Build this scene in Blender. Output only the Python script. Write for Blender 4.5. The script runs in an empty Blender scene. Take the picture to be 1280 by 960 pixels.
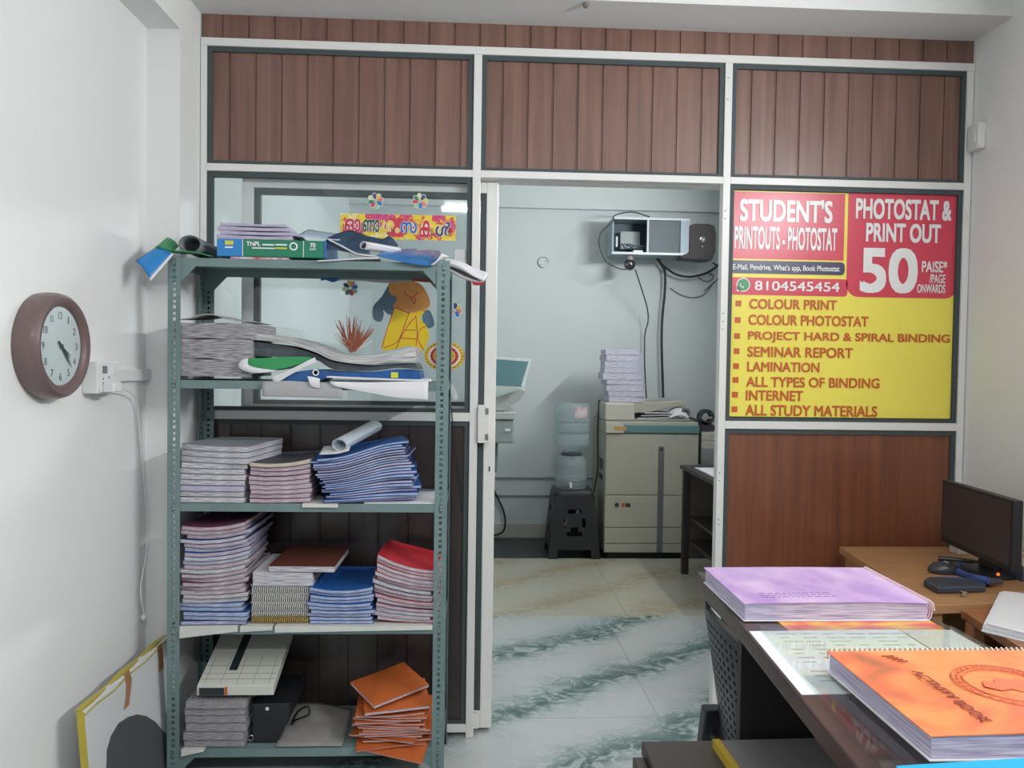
import bpy, bmesh, math, random
from mathutils import Vector, Matrix
random.seed(7)
SC = bpy.context.scene
COL = SC.collection
# ------------------------------------------------------------------ camera
YAW, PITCH, ROLL, YP, EYE, FPX = 0.04843013, -0.02729118, 0.01440219, 2.8936, 1.43, 960.0
def _basis():
    cw, sw, cp, sp, cr, sr = math.cos(YAW), math.sin(YAW), math.cos(PITCH), math.sin(PITCH), math.cos(ROLL), math.sin(ROLL)
    right = Vector((cw, -sw, 0)); fwd = Vector((sw*cp, cw*cp, sp)); up = right.cross(fwd)
    return cr*right + sr*up, fwd, -sr*right + cr*up
RGT, FWD, UPV = _basis()
def at(px, py, X=None, Y=None, Z=None):
    """point of the room on a known plane, measured off the 1280x960 photograph"""
    d = FWD + RGT*((px-640)/FPX) - UPV*((py-480)/FPX)
    k = X/d.x if X is not None else (Y/d.y if Y is not None else (Z-EYE)/d.z)
    return Vector((0, 0, EYE)) + d*k
cam_d = bpy.data.cameras.new('camera'); cam = bpy.data.objects.new('camera', cam_d); COL.objects.link(cam)
cam_d.sensor_width = 36; cam_d.lens = 36*FPX/1280; cam_d.clip_start = .02
m = Matrix((RGT, UPV, -FWD)).transposed().to_4x4(); m.translation = (0, 0, EYE); cam.matrix_world = m
SC.camera = cam
# ------------------------------------------------------------------ light
SC.view_settings.view_transform = 'Standard'; SC.view_settings.look = 'None'
SC.view_settings.gamma = 1; SC.view_settings.use_curve_mapping = False
SC.view_settings.exposure = 0.2
w = bpy.data.worlds.new('daylight'); SC.world = w; w.use_nodes = True
bg = w.node_tree.nodes['Background']; bg.inputs[0].default_value = (.90, .95, 1, 1); bg.inputs[1].default_value = 0.22
def area(name, loc, target, sx, sy, power, col=(.97, .99, 1)):
    l = bpy.data.lights.new(name, 'AREA'); l.shape = 'RECTANGLE'; l.size = sx; l.size_y = sy; l.energy = power; l.color = col
    o = bpy.data.objects.new(name, l); COL.objects.link(o); o.location = loc
    o.rotation_euler = (Vector(target)-Vector(loc)).to_track_quat('-Z', 'Y').to_euler()
    return o
# ------------------------------------------------------------------ materials
def lin(c):
    f = lambda v: v/12.92 if v <= .04045 else ((v+.055)/1.055)**2.4
    return tuple(f(v/255) for v in c)+(1,)
MATS = {}
def M(name, col, rough=.5, metal=0., coat=0., var=0., scale=(6, 6, 6), spec=.5, bump=0., col2=None, detail=4):
    if name in MATS: return MATS[name]
    mt = bpy.data.materials.new(name); mt.use_nodes = True; nt = mt.node_tree; b = nt.nodes['Principled BSDF']
    b.inputs['Base Color'].default_value = lin(col); b.inputs['Roughness'].default_value = rough
    b.inputs['Metallic'].default_value = metal; b.inputs['Coat Weight'].default_value = coat
    b.inputs['Specular IOR Level'].default_value = spec
    if var or col2 or bump:
        tc = nt.nodes.new('ShaderNodeTexCoord'); mp = nt.nodes.new('ShaderNodeMapping'); mp.inputs['Scale'].default_value = scale
        nz = nt.nodes.new('ShaderNodeTexNoise'); nz.inputs['Scale'].default_value = 1; nz.inputs['Detail'].default_value = detail
        nt.links.new(tc.outputs['Object'], mp.inputs[0]); nt.links.new(mp.outputs[0], nz.inputs['Vector'])
        if var or col2:
            mr = nt.nodes.new('ShaderNodeMapRange'); mr.inputs[1].default_value = .35; mr.inputs[2].default_value = .65
            nt.links.new(nz.outputs['Fac'], mr.inputs[0])
            mx = nt.nodes.new('ShaderNodeMix'); mx.data_type = 'RGBA'
            c1 = lin(col); c2 = lin(col2) if col2 else tuple(max(0, v*(1-var)) for v in c1[:3])+(1,)
            mx.inputs[6].default_value = c1; mx.inputs[7].default_value = c2
            nt.links.new(mr.outputs[0], mx.inputs[0]); nt.links.new(mx.outputs[2], b.inputs['Base Color'])
        if bump:
            bp = nt.nodes.new('ShaderNodeBump'); bp.inputs['Strength'].default_value = bump; bp.inputs['Distance'].default_value = .004
            nt.links.new(nz.outputs['Fac'], bp.inputs['Height']); nt.links.new(bp.outputs[0], b.inputs['Normal'])
    MATS[name] = mt; return mt
def pages_mat(name, c1, c2, layers=6, sharp=.5):
    """paper edges: thin darker lines that follow the sheets (UV v runs through the thickness)"""
    if name in MATS: return MATS[name]
    mt = bpy.data.materials.new(name); mt.use_nodes = True; nt = mt.node_tree; b = nt.nodes['Principled BSDF']; b.inputs['Roughness'].default_value = .8
    uv = nt.nodes.new('ShaderNodeUVMap'); mp = nt.nodes.new('ShaderNodeMapping'); mp.inputs['Scale'].default_value = (1.5, layers, 1)
    nz = nt.nodes.new('ShaderNodeTexNoise'); nz.inputs['Scale'].default_value = 1.6; nz.inputs['Detail'].default_value = 3
    mr = nt.nodes.new('ShaderNodeMapRange'); mr.inputs[1].default_value = .38; mr.inputs[2].default_value = .38+sharp*.5
    mx = nt.nodes.new('ShaderNodeMix'); mx.data_type = 'RGBA'; mx.inputs[6].default_value = lin(c2); mx.inputs[7].default_value = lin(c1)
    nt.links.new(uv.outputs[0], mp.inputs[0]); nt.links.new(mp.outputs[0], nz.inputs['Vector']); nt.links.new(nz.outputs['Fac'], mr.inputs[0])
    nt.links.new(mr.outputs[0], mx.inputs[0]); nt.links.new(mx.outputs[2], b.inputs['Base Color'])
    MATS[name] = mt; return mt
def glass_mat(name, tint=(250, 252, 252), refl=.10):
    if name in MATS: return MATS[name]
    mt = bpy.data.materials.new(name); mt.use_nodes = True; nt = mt.node_tree; nt.nodes.clear()
    o = nt.nodes.new('ShaderNodeOutputMaterial'); t = nt.nodes.new('ShaderNodeBsdfTransparent'); t.inputs[0].default_value = lin(tint)
    g = nt.nodes.new('ShaderNodeBsdfGlossy'); g.inputs['Roughness'].default_value = .03; lw = nt.nodes.new('ShaderNodeLayerWeight'); lw.inputs[0].default_value = .5
    pw = nt.nodes.new('ShaderNodeMath'); pw.operation = 'POWER'; pw.inputs[1].default_value = 5; nt.links.new(lw.outputs['Facing'], pw.inputs[0])
    fr = nt.nodes.new('ShaderNodeMath'); fr.operation = 'MULTIPLY_ADD'; fr.inputs[1].default_value = .94; fr.inputs[2].default_value = .04; nt.links.new(pw.outputs[0], fr.inputs[0])
    mx = nt.nodes.new('ShaderNodeMixShader'); nt.links.new(fr.outputs[0], mx.inputs[0]); nt.links.new(t.outputs[0], mx.inputs[1]); nt.links.new(g.outputs[0], mx.inputs[2])
    nt.links.new(mx.outputs[0], o.inputs[0]); MATS[name] = mt; return mt
def emit_mat(name, col, s):
    mt = bpy.data.materials.new(name); mt.use_nodes = True; b = mt.node_tree.nodes['Principled BSDF']
    b.inputs['Base Color'].default_value = lin(col); b.inputs['Emission Color'].default_value = lin(col); b.inputs['Emission Strength'].default_value = s
    MATS[name] = mt; return mt
# ------------------------------------------------------------------ builders
def empty(name, loc=(0, 0, 0)):
    o = bpy.data.objects.new(name, None); COL.objects.link(o); o.location = loc; o.empty_display_size = .05; return o
def tag(o, label=None, cat=None, group=None, kind=None):
    if label: o['label'] = label
    if cat: o['category'] = cat
    if group: o['group'] = group
    if kind: o['kind'] = kind
    return o
def thing(name, label, cat, loc=(0, 0, 0), group=None): return tag(empty(name, loc), label, cat, group)
def root_of(o):
    x = Vector((0, 0, 0))
    while o: x += o.location; o = o.parent
    return x
def adopt(o, parent):
    if parent:
        if parent.type == 'EMPTY' or parent.parent is None:
            o.parent = parent; o.matrix_parent_inverse = Matrix.Translation(-parent.location)
        else:
            o.parent = parent; o.matrix_parent_inverse = Matrix.Identity(4)
    return o
class MB:
    def __init__(s): s.v = []; s.f = []; s.uv = {}
    def quad(s, *p):
        n = len(s.v); s.v += [tuple(q) for q in p]; s.f.append(tuple(range(n, n+len(p))))
    def box(s, x0, x1, y0, y1, z0, z1):
        n = len(s.v); s.v += [(x, y, z) for z in (z0, z1) for y in (y0, y1) for x in (x0, x1)]
        s.f += [tuple(n+i for i in q) for q in ((0, 2, 3, 1), (4, 5, 7, 6), (0, 1, 5, 4), (2, 6, 7, 3), (0, 4, 6, 2), (1, 3, 7, 5))]
        return s
    def prism(s, pts, a, b, axis='z'):
        """polygon pts (2-D) swept from a to b along axis; x: (y,z), y: (x,z), z: (x,y)"""
        f = {'x': lambda p, t: (t, p[0], p[1]), 'y': lambda p, t: (p[0], t, p[1]), 'z': lambda p, t: (p[0], p[1], t)}[axis]
        n = len(s.v); k = len(pts); s.v += [f(p, a) for p in pts]+[f(p, b) for p in pts]
        s.f += [tuple(range(n+k-1, n-1, -1)), tuple(range(n+k, n+2*k))]
        s.f += [(n+i, n+(i+1) % k, n+k+(i+1) % k, n+k+i) for i in range(k)]
        return s
    def loft(s, rings, closed=True, caps=True):
        n = len(s.v); k = len(rings[0])
        for r in rings: s.v += [tuple(p) for p in r]
        for i in range(len(rings)-1):
            for j in range(k if closed else k-1):
                a, b = n+i*k+j, n+i*k+(j+1) % k; s.f.append((a, b, b+k, a+k))
        if caps: s.f += [tuple(range(n+k-1, n-1, -1)), tuple(range(n+(len(rings)-1)*k, n+len(rings)*k))]
        return s
    def tube(s, pts, r, k=8, caps=True):
        pts = [Vector(p) for p in pts]; rings = []; nrm = None
        for i, p in enumerate(pts):
            t = (pts[min(i+1, len(pts)-1)]-pts[max(i-1, 0)])
            if t.length < 1e-9: t = Vector((0, 0, 1))
            t.normalize()
            if nrm is None: nrm = t.orthogonal().normalized()
            else:
                nrm = nrm-t*nrm.dot(t)
                nrm = nrm.normalized() if nrm.length > 1e-6 else t.orthogonal().normalized()
            bn = t.cross(nrm); rr = r[i] if isinstance(r, (list, tuple)) else r
            rings.append([p+(nrm*math.cos(2*math.pi*j/k)+bn*math.sin(2*math.pi*j/k))*rr for j in range(k)])
        return s.loft(rings, True, caps)
    def lathe(s, prof, c, n=32, axis='z', caps=True):
        """prof: (radius, height)"""
        rings = []
        for r, h in prof:
            ring = []
            for j in range(n):
                a = 2*math.pi*j/n; u, v = r*math.cos(a), r*math.sin(a)
                ring.append({'z': (c[0]+u, c[1]+v, c[2]+h), 'x': (c[0]+h, c[1]+u, c[2]+v), 'y': (c[0]+u, c[1]+h, c[2]+v)}[axis])
            rings.append(ring)
        return s.loft(rings, True, caps)
    def slab(s, x0, x1, y0, y1, lo, hi, nx=10, ny=3, rot=0):
        """closed body between two height fields lo(x,y), hi(x,y); side UVs run through the thickness"""
        cx, cy = (x0+x1)/2, (y0+y1)/2; c, sn = math.cos(rot), math.sin(rot); n = len(s.v)
        P = []
        for j in range(ny+1):
            for i in range(nx+1):
                dx, dy = x0+(x1-x0)*i/nx-cx, y0+(y1-y0)*j/ny-cy
                P.append((cx+c*dx-sn*dy, cy+sn*dx+c*dy))
        s.v += [(x, y, lo(x, y)) for x, y in P]+[(x, y, hi(x, y)) for x, y in P]
        N = len(P); idx = lambda i, j: n+j*(nx+1)+i
        for j in range(ny):
            for i in range(nx):
                a, b, c2, d = idx(i, j), idx(i+1, j), idx(i+1, j+1), idx(i, j+1)
                s.f += [(a, d, c2, b), (a+N, b+N, c2+N, d+N)]
        per = [(idx(i, 0), idx(i+1, 0)) for i in range(nx)]+[(idx(nx, j), idx(nx, j+1)) for j in range(ny)]
        per += [(idx(i+1, ny), idx(i, ny)) for i in range(nx-1, -1, -1)]+[(idx(0, j+1), idx(0, j)) for j in range(ny-1, -1, -1)]
        L = len(per)
        for k, (a, b) in enumerate(per):
            s.uv[len(s.f)] = ((k/L*6, 0), ((k+1)/L*6, 0), ((k+1)/L*6, 1), (k/L*6, 1)); s.f.append((a, b, b+N, a+N))
        return s
    def surf(s, fn, nu, nv):
        n = len(s.v)
        s.v += [tuple(fn(i/nu, j/nv)) for j in range(nv+1) for i in range(nu+1)]
        for j in range(nv):
            for i in range(nu):
                a = n+j*(nu+1)+i; s.f.append((a, a+1, a+nu+2, a+nu+1))
        return s
    def build(s, name, mat, parent=None, bevel=0, smooth=False, solid=0, seg=2, norm=True, off=0):
        me = bpy.data.meshes.new(name); me.from_pydata(s.v, [], s.f); me.materials.append(mat)
        if s.uv:
            ul = me.uv_layers.new(name='UVMap')
            for fi, uvs in s.uv.items():
                p = me.polygons[fi]
                for k, li in enumerate(p.loop_indices): ul.data[li].uv = uvs[k]
        if norm:
            bm = bmesh.new(); bm.from_mesh(me); bmesh.ops.recalc_face_normals(bm, faces=bm.faces); bm.to_mesh(me); bm.free()
        if smooth:
            me.polygons.foreach_set('use_smooth', [True]*len(me.polygons))
            try: me.set_sharp_from_angle(angle=math.radians(40))
            except Exception: pass
        o = bpy.data.objects.new(name, me); COL.objects.link(o)
        if solid:
            md = o.modifiers.new('solid', 'SOLIDIFY'); md.thickness = solid; md.offset = off
        if bevel:
            md = o.modifiers.new('bevel', 'BEVEL'); md.width = bevel; md.segments = seg; md.limit_method = 'ANGLE'; md.angle_limit = math.radians(40)
        return adopt(o, parent)
def struct(o, label=None): o['kind'] = 'structure'; return o
def text(s, mat, parent, org, xd, yd, wdt, hgt, th=.0008, off=.0, name='lettering'):
    """letters fitted to a wdt x hgt box whose lower left corner is org"""
    cu = bpy.data.curves.new(name, 'FONT'); cu.body = s; cu.size = 1; cu.extrude = .5; cu.resolution_u = 4
    t = bpy.data.objects.new(name, cu); COL.objects.link(t); bpy.context.view_layer.update()
    me = bpy.data.meshes.new_from_object(t.evaluated_get(bpy.context.evaluated_depsgraph_get()))
    bpy.data.objects.remove(t); bpy.data.curves.remove(cu); me.name = name
    if off:                                   # heavier strokes: the same outline struck again a little to each side
        bm = bmesh.new(); bm.from_mesh(me); base = bm.verts[:]+bm.edges[:]+bm.faces[:]; n = 8 if off > .05 else 4
        for i in range(n):
            a = 2*math.pi*(i+.5)/n; d = bmesh.ops.duplicate(bm, geom=base)
            bmesh.ops.translate(bm, verts=[q for q in d['geom'] if isinstance(q, bmesh.types.BMVert)], vec=(off*math.cos(a), off*math.sin(a), .13*(i+1)))
        bm.to_mesh(me); bm.free()
    xs = [v.co.x for v in me.vertices]; ys = [v.co.y for v in me.vertices]
    x0, x1, y0, y1 = min(xs), max(xs), min(ys), max(ys)
    xd, yd = Vector(xd).normalized(), Vector(yd).normalized(); nd = xd.cross(yd); org = Vector(org)
    for v in me.vertices:
        v.co = org+xd*((v.co.x-x0)/(x1-x0)*wdt)+yd*((v.co.y-y0)/(y1-y0)*hgt)+nd*((v.co.z+.5)*th)
    me.materials.clear(); me.materials.append(mat)
    o = bpy.data.objects.new(name, me); COL.objects.link(o); return adopt(o, parent)
def rrect(x0, x1, z0, z1, r, corners='abcd', n=6):
    """rounded rectangle outline; a lower left, b lower right, c upper right, d upper left"""
    P = []
    for k, cx, cz, a0 in (('a', x0, z0, 180), ('b', x1, z0, 270), ('c', x1, z1, 0), ('d', x0, z1, 90)):
        if k in corners:
            ccx = cx+r if cx == x0 else cx-r; ccz = cz+r if cz == z0 else cz-r
            P += [(ccx+r*math.cos(math.radians(a0+90*i/n)), ccz+r*math.sin(math.radians(a0+90*i/n))) for i in range(n+1)]
        else: P.append((cx, cz))
    return P
def spline(pts, n=8):
    """Catmull-Rom through points"""
    P = [Vector(p) for p in pts]; P = [P[0]*2-P[1]]+P+[P[-1]*2-P[-2]]; out = []
    for i in range(1, len(P)-2):
        a, b, c, d = P[i-1:i+3]
        for k in range(n):
            t = k/n; out.append(.5*((2*b)+(c-a)*t+(2*a-5*b+4*c-d)*t*t+(3*b-a-3*c+d)*t**3))
    return out+[P[-2]]
ORD = ['topmost', 'second', 'third', 'fourth', 'fifth', 'sixth', 'seventh', 'eighth', 'ninth', 'tenth', 'eleventh', 'twelfth', 'thirteenth',
       'fourteenth', 'fifteenth', 'sixteenth', 'seventeenth', 'eighteenth', 'nineteenth', 'twentieth', 'twenty-first', 'twenty-second', 'twenty-third', 'twenty-fourth']
def nth(k, n, kind): return 'topmost '+kind if k == 0 else ('lowest '+kind if k == n-1 else kind+', '+ORD[k]+' from the top,')
# ------------------------------------------------------------------ palette
WHITE = M('wall paint', (232, 233, 232), .75, var=.03, scale=(1.2, 1.2, 1.2))
BLUEW = M('inner wall paint', (214, 222, 223), .75, var=.04, scale=(1, 1, 1))
CEIL = M('ceiling paint', (226, 227, 226), .8)
ALU = M('white aluminium', (228, 227, 224), .35, spec=.5)
GASK = M('dark rubber gasket', (66, 76, 78), .6)
STEEL = M('chrome', (200, 200, 200), .15, metal=1)
BLACK = M('black plastic', (34, 34, 37), .4)
TEAL = M('grey green rack paint', (116, 138, 138), .45, var=.15, scale=(9, 9, 3))
PAPER = M('white paper', (222, 221, 224), .8, var=.05, scale=(8, 8, 8))
def wood_mat(name, c1, c2, rough=.28, coat=.25, sc=(28, 28, 1.3)):
    if name in MATS: return MATS[name]
    mt = bpy.data.materials.new(name); mt.use_nodes = True; nt = mt.node_tree; b = nt.nodes['Principled BSDF']
    b.inputs['Roughness'].default_value = rough; b.inputs['Coat Weight'].default_value = coat; b.inputs['Coat Roughness'].default_value = .25
    tc = nt.nodes.new('ShaderNodeTexCoord'); mp = nt.nodes.new('ShaderNodeMapping'); mp.inputs['Scale'].default_value = sc
    nz = nt.nodes.new('ShaderNodeTexNoise'); nz.inputs['Scale'].default_value = 1; nz.inputs['Detail'].default_value = 6; nz.inputs['Distortion'].default_value = .6
    mr = nt.nodes.new('ShaderNodeMapRange'); mr.inputs[1].default_value = .3; mr.inputs[2].default_value = .7
    mx = nt.nodes.new('ShaderNodeMix'); mx.data_type = 'RGBA'; mx.inputs[6].default_value = lin(c1); mx.inputs[7].default_value = lin(c2)
    nt.links.new(tc.outputs['Object'], mp.inputs[0]); nt.links.new(mp.outputs[0], nz.inputs['Vector']); nt.links.new(nz.outputs['Fac'], mr.inputs[0])
    nt.links.new(mr.outputs[0], mx.inputs[0]); nt.links.new(mx.outputs[2], b.inputs['Base Color']); MATS[name] = mt; return mt
WOODP = wood_mat('brown plank laminate', (136, 102, 90), (110, 79, 69), .38, .15)
WOODR = wood_mat('red brown laminate', (134, 80, 56), (108, 62, 44))
WOODD = wood_mat('dark brown laminate', (66, 55, 53), (52, 44, 44))
DESKW = wood_mat('light wood laminate', (178, 134, 94), (162, 118, 78), .4, .1, (3, 26, 26))
COUNT = wood_mat('dark walnut laminate', (72, 54, 50), (54, 42, 40), .3, .2, (3, 26, 26))
DARKP = M('dark panel laminate', (48, 44, 46), .45)
# floor materials
def marble(name, base, vein, tint, grout_x, grout_y, strength=1.0):
    mt = bpy.data.materials.new(name); mt.use_nodes = True; nt = mt.node_tree; b = nt.nodes['Principled BSDF']
    b.inputs['Roughness'].default_value = .22
    N, Lk = nt.nodes.new, nt.links.new
    tc = N('ShaderNodeTexCoord')
    def mapping(rot, sc, src=None):
        mp = N('ShaderNodeMapping'); mp.inputs['Rotation'].default_value = (0, 0, rot); mp.inputs['Scale'].default_value = sc
        Lk(src or tc.outputs['Object'], mp.inputs[0]); return mp.outputs[0]
    def noise(v, s, d, dist=0):
        n = N('ShaderNodeTexNoise'); n.inputs['Scale'].default_value = s; n.inputs['Detail'].default_value = d; n.inputs['Distortion'].default_value = dist
        n.inputs['Roughness'].default_value = .6; Lk(v, n.inputs['Vector']); return n.outputs['Fac']
    def math_(op, a, bb=None, c=False):
        n = N('ShaderNodeMath'); n.operation = op; n.use_clamp = c
        for i, q in enumerate((a, bb)):
            if q is None: continue
            if isinstance(q, (int, float)): n.inputs[i].default_value = q
            else: Lk(q, n.inputs[i])
        return n.outputs[0]
    def rng(v, a, b2, c=0, d=1):
        n = N('ShaderNodeMapRange'); n.inputs[1].default_value = a; n.inputs[2].default_value = b2; n.inputs[3].default_value = c; n.inputs[4].default_value = d; Lk(v, n.inputs[0]); return n.outputs[0]
    def mix(f, a, bb):
        n = N('ShaderNodeMix'); n.data_type = 'RGBA'; Lk(f, n.inputs[0])
        for i, q in ((6, a), (7, bb)):
            if isinstance(q, tuple): n.inputs[i].default_value = q
            else: Lk(q, n.inputs[i])
        return n.outputs[2]
    # broad veins running diagonally (about 30 degrees across the tiles), broken up by fine noise
    A35 = math.radians(35)
    low = noise(mapping(0, (1.1, 1.1, 1)), 1.3, 3, .3); fine = noise(mapping(-A35, (1.7, 2.5, 1)), 4.6, 10, 1.9); mid = noise(mapping(-A35, (1.2, 2.4, 1)), 2.1, 6, .8)
    sp = N('ShaderNodeSeparateXYZ'); Lk(tc.outputs['Object'], sp.inputs[0])
    t = math_('ADD', math_('MULTIPLY', sp.outputs[0], -math.sin(A35)), math_('MULTIPLY', sp.outputs[1], math.cos(A35)))
    t = math_('ADD', t, math_('MULTIPLY', math_('SUBTRACT', low, .5), .34)); t = math_('ADD', t, math_('MULTIPLY', math_('SUBTRACT', mid, .5), .22)); t = math_('ADD', t, math_('MULTIPLY', math_('SUBTRACT', fine, .5), .26))
    q = math_('FRACT', math_('ADD', math_('DIVIDE', math_('SUBTRACT', t, 2.46), .5), 10.5))
    d = math_('MULTIPLY', math_('ABSOLUTE', math_('SUBTRACT', q, .5)), .5)
    mask = math_('MULTIPLY', math_('MULTIPLY', rng(d, .015, .10, 1, 0), rng(fine, .40, .57, .05, 1)), strength, True)
    soft = rng(d, .02, .19, .95*strength, 0)
    thin = rng(math_('ABSOLUTE', math_('SUBTRACT', fine, .5)), 0, .05, 1, 0)
    c = mix(soft, lin(base), lin(tint))
    c = mix(mask, c, lin(vein))
    c = mix(math_('MULTIPLY', math_('MULTIPLY', thin, soft), .55), c, lin(vein))
    sx = N('ShaderNodeSeparateXYZ'); Lk(tc.outputs['Object'], sx.inputs[0])
    g = None
    for gx in grout_x:
        t = rng(math_('ABSOLUTE', math_('SUBTRACT', sx.outputs[0], gx)), .0015, .003, 1, 0); g = t if g is None else math_('MAXIMUM', g, t)
    for gy in grout_y:
        t = rng(math_('ABSOLUTE', math_('SUBTRACT', sx.outputs[1], gy)), .0015, .003, 1, 0); g = t if g is None else math_('MAXIMUM', g, t)
    c = mix(math_('MULTIPLY', g, .5), c, lin((120, 122, 122)))
    Lk(c, b.inputs['Base Color']); return mt
MARB = marble('white marble with green veins', (186, 190, 189), (82, 106, 104), (158, 175, 173), (-.42, .76, 1.95), (-1.7, -.5, .68, 1.86, 3.05))
BEIGE = marble('yellow beige marble', (184, 182, 166), (160, 148, 120), (176, 172, 150), (.885, -.3), (5.5,), .6)
XL, XW, XR, YB, YPIL = -1.02, -1.133, 1.905, 6.25, 2.707
ZC, ZTOP = 2.695, 2.86
# ------------------------------------------------------------------ room shell
def slabbox(name, mat, *b, **k): return struct(MB().box(*b).build(name, mat, **k))
fl = MB().box(-1.2, 2.1, -2.6, 4.3, -.08, 0).build('floor', MARB); struct(fl)
slabbox('floor_inner', BEIGE, -1.2, 2.1, 4.3, 5.585, -.08, 0)
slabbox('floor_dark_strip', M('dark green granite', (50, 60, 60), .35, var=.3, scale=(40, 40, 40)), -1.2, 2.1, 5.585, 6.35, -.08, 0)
slabbox('ceiling', CEIL, -1.25, 2.1, -2.6, 2.69, ZTOP, ZTOP+.1)
slabbox('ceiling_inner', CEIL, -1.25, 2.1, 2.95, 6.4, 2.93, 3.03)
slabbox('trim_1', CEIL, -1.25, 2.1, 2.69, 2.95, ZC, 3.03)                      # beam over the partition
slabbox('wall_left', WHITE, XW-.12, XW, -2.6, YPIL, 0, ZTOP)
MB().box(XW-.12, XL, YPIL, 2.9, 0, ZC).build('trim_2', WHITE)['kind'] = 'structure'   # pilaster
MB().box(XW, XL, -2.6, YPIL, 2.553, ZTOP).build('trim_3', WHITE)['kind'] = 'structure'  # beam along the left wall
slabbox('wall_left_inner', BLUEW, XL-.12, XL, 2.9, 6.35, 0, 2.93)
slabbox('wall_right', WHITE, XR, XR+.12, -2.6, 2.95, 0, ZTOP)
slabbox('wall_right_inner', BLUEW, 2.0, 2.1, 2.95, 6.35, 0, 2.93)
slabbox('wall_back', BLUEW, -1.2, 2.1, YB, YB+.1, 0, 2.93)
slabbox('trim_4', BLUEW, XL, 2.0, YB-.05, YB, 2.681, 2.93)                       # beam across the back wall
slabbox('baseboard_back', M('pale skirting tile', (196, 196, 186), .3, var=.06), XL, 2.0, YB-.012, YB, 0, .114, bevel=.002)
slabbox('trim_5', M('grey wall moulding', (150, 156, 156), .5), XL, 2.0, YB-.016, YB, .488, .5)
slabbox('trim_6', M('grey wall moulding', (150, 156, 156), .5), XL, 2.0, YB-.012, YB, .34, .352)
# ------------------------------------------------------------------ lamps (out of the frame, wall tubes inferred, ceiling tube added for fill)
TUBE = emit_mat('glowing tube', (255, 253, 248), 6)
def tube_lamp(label, c, d, n, power, L=1.2):
    """wall or ceiling batten: c centre on the wall, d along the tube, n out of the wall"""
    c, d, n = Vector(c), Vector(d), Vector(n); t = thing('tube_lamp', label, 'lamp', c); s = d.cross(n)
    b = MB(); P = [c+d*(L/2*a)+s*(.02*e)+n*(.03*f) for f in (0, 1) for e in (-1, 1) for a in (-1, 1)]
    b.v = [tuple(p) for p in P]; b.f = [(0, 2, 3, 1), (4, 5, 7, 6), (0, 1, 5, 4), (2, 6, 7, 3), (0, 4, 6, 2), (1, 3, 7, 5)]
    b.build('batten', ALU, t, bevel=.003)
    MB().tube([c+d*(-L/2+.02)+n*.05, c+d*(L/2-.02)+n*.05], .013, 12).build('tube', TUBE, t, smooth=True)
    for a in (-1, 1):
        e = c+d*(a*(L/2-.01)); MB().tube([e+n*.02, e+n*.066], .014, 10).build('end_cap', ALU, t)
    o = area('tube_light', c+n*.09, c+n*2, L, .05, power); 
    z = -n; m = Matrix((d, z.cross(d), z)).transposed().to_4x4(); m.translation = c+n*.09; o.matrix_world = m
    return t
tube_lamp('white tube lamp high on the right wall nearer than the desk', (XR, .95, 2.35), (0, 1, 0), (-1, 0, 0), 40)
tube_lamp('white tube lamp added for fill light on the ceiling behind the counter', (.3, -.9, ZTOP), (1, 0, 0), (0, 0, -1), 42)  # unseen ceiling tube, put in as general fill for the front room
tube_lamp('white tube lamp on the right wall of the copier room', (2.0, 4.3, 2.5), (0, 1, 0), (-1, 0, 0), 40)
# ------------------------------------------------------------------ partition
part = struct(empty('wall_partition', (0, YP, 0)))
YF, YK = YP, YP+.04          # front and back of the aluminium sections
def rail(x0, x1, z0, z1, name='frame_rail', y0=YF, y1=YK, mat=ALU, par=part): return MB().box(x0, x1, y0, y1, z0, z1).build(name, mat, par, bevel=.002)
for x0, x1 in ((-1.018, -.996), (-.018, .012), (.932, .96), (1.876, 1.902)): rail(x0, x1, .0, 2.577, 'frame_post')
for x0, x1, z0, z1 in ((-1.018, 1.904, 2.577, 2.606), (-.996, -.018, 2.122, 2.149), (.012, .932, 2.122, 2.149), (.96, 1.876, 2.122, 2.149),
                       (-.996, -.018, 1.207, 1.24), (.96, 1.876, 1.19, 1.22), (-.996, -.018, .02, .05), (.96, 1.876, .02, .05)): rail(x0, x1, z0, z1)
def gasket(x0, x1, z0, z1, t=.018, par=part, y0=YP+.008, y1=YP+.03):
    b = MB(); b.box(x0, x0+t, y0, y1, z0, z1); b.box(x1-t, x1, y0, y1, z0, z1); b.box(x0+t, x1-t, y0, y1, z0, z0+t*.7); b.box(x0+t, x1-t, y0, y1, z1-t, z1)
    return b.build('gasket', GASK, par)
def planks(x0, x1, z0, z1, y, mat, pitch=.0945, par=part, name='wood_panel', start=None):
    """tongue and groove boards: each joint is a groove with a small bead beside it"""
    prof = [(x0, 0)]; x = x0+(pitch*.8 if start is None else start)
    while x < x1-.03:
        prof += [(x-.0075, 0), (x-.006, .0015), (x-.0045, .0015), (x-.003, .0), (x-.001, 0), (x, .005), (x+.0022, .005), (x+.0032, 0)]; x += pitch
    prof.append((x1, 0))
    P = [(a, y+d) for a, d in prof]+[(x1, y+.02), (x0, y+.02)]
    return MB().prism(P, z0, z1, 'z').build(name, mat, par)
for x0, x1 in ((-.996, -.018), (.012, .932), (.96, 1.876)):
    gasket(x0, x1, 2.149, 2.577); planks(x0+.003, x1-.003, 2.15, 2.576, YP+.018, WOODP)
planks(-1.018, 1.904, 2.606, ZC, YP+.012, WOODP)
gasket(-.996, -.018, .05, 1.207); planks(-.993, -.021, .051, 1.206, YP+.018, WOODD, .11)
gasket(.96, 1.876, .05, 1.19); MB().box(.963, 1.873, YP+.018, YP+.034, .051, 1.189).build('wood_panel', WOODR, part)
gasket(.96, 1.876, 1.22, 2.122)
MB().box(.962, 1.874, YP+.026, YP+.036, 1.221, 2.121).build('backing_panel', WOODD, part)
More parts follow.
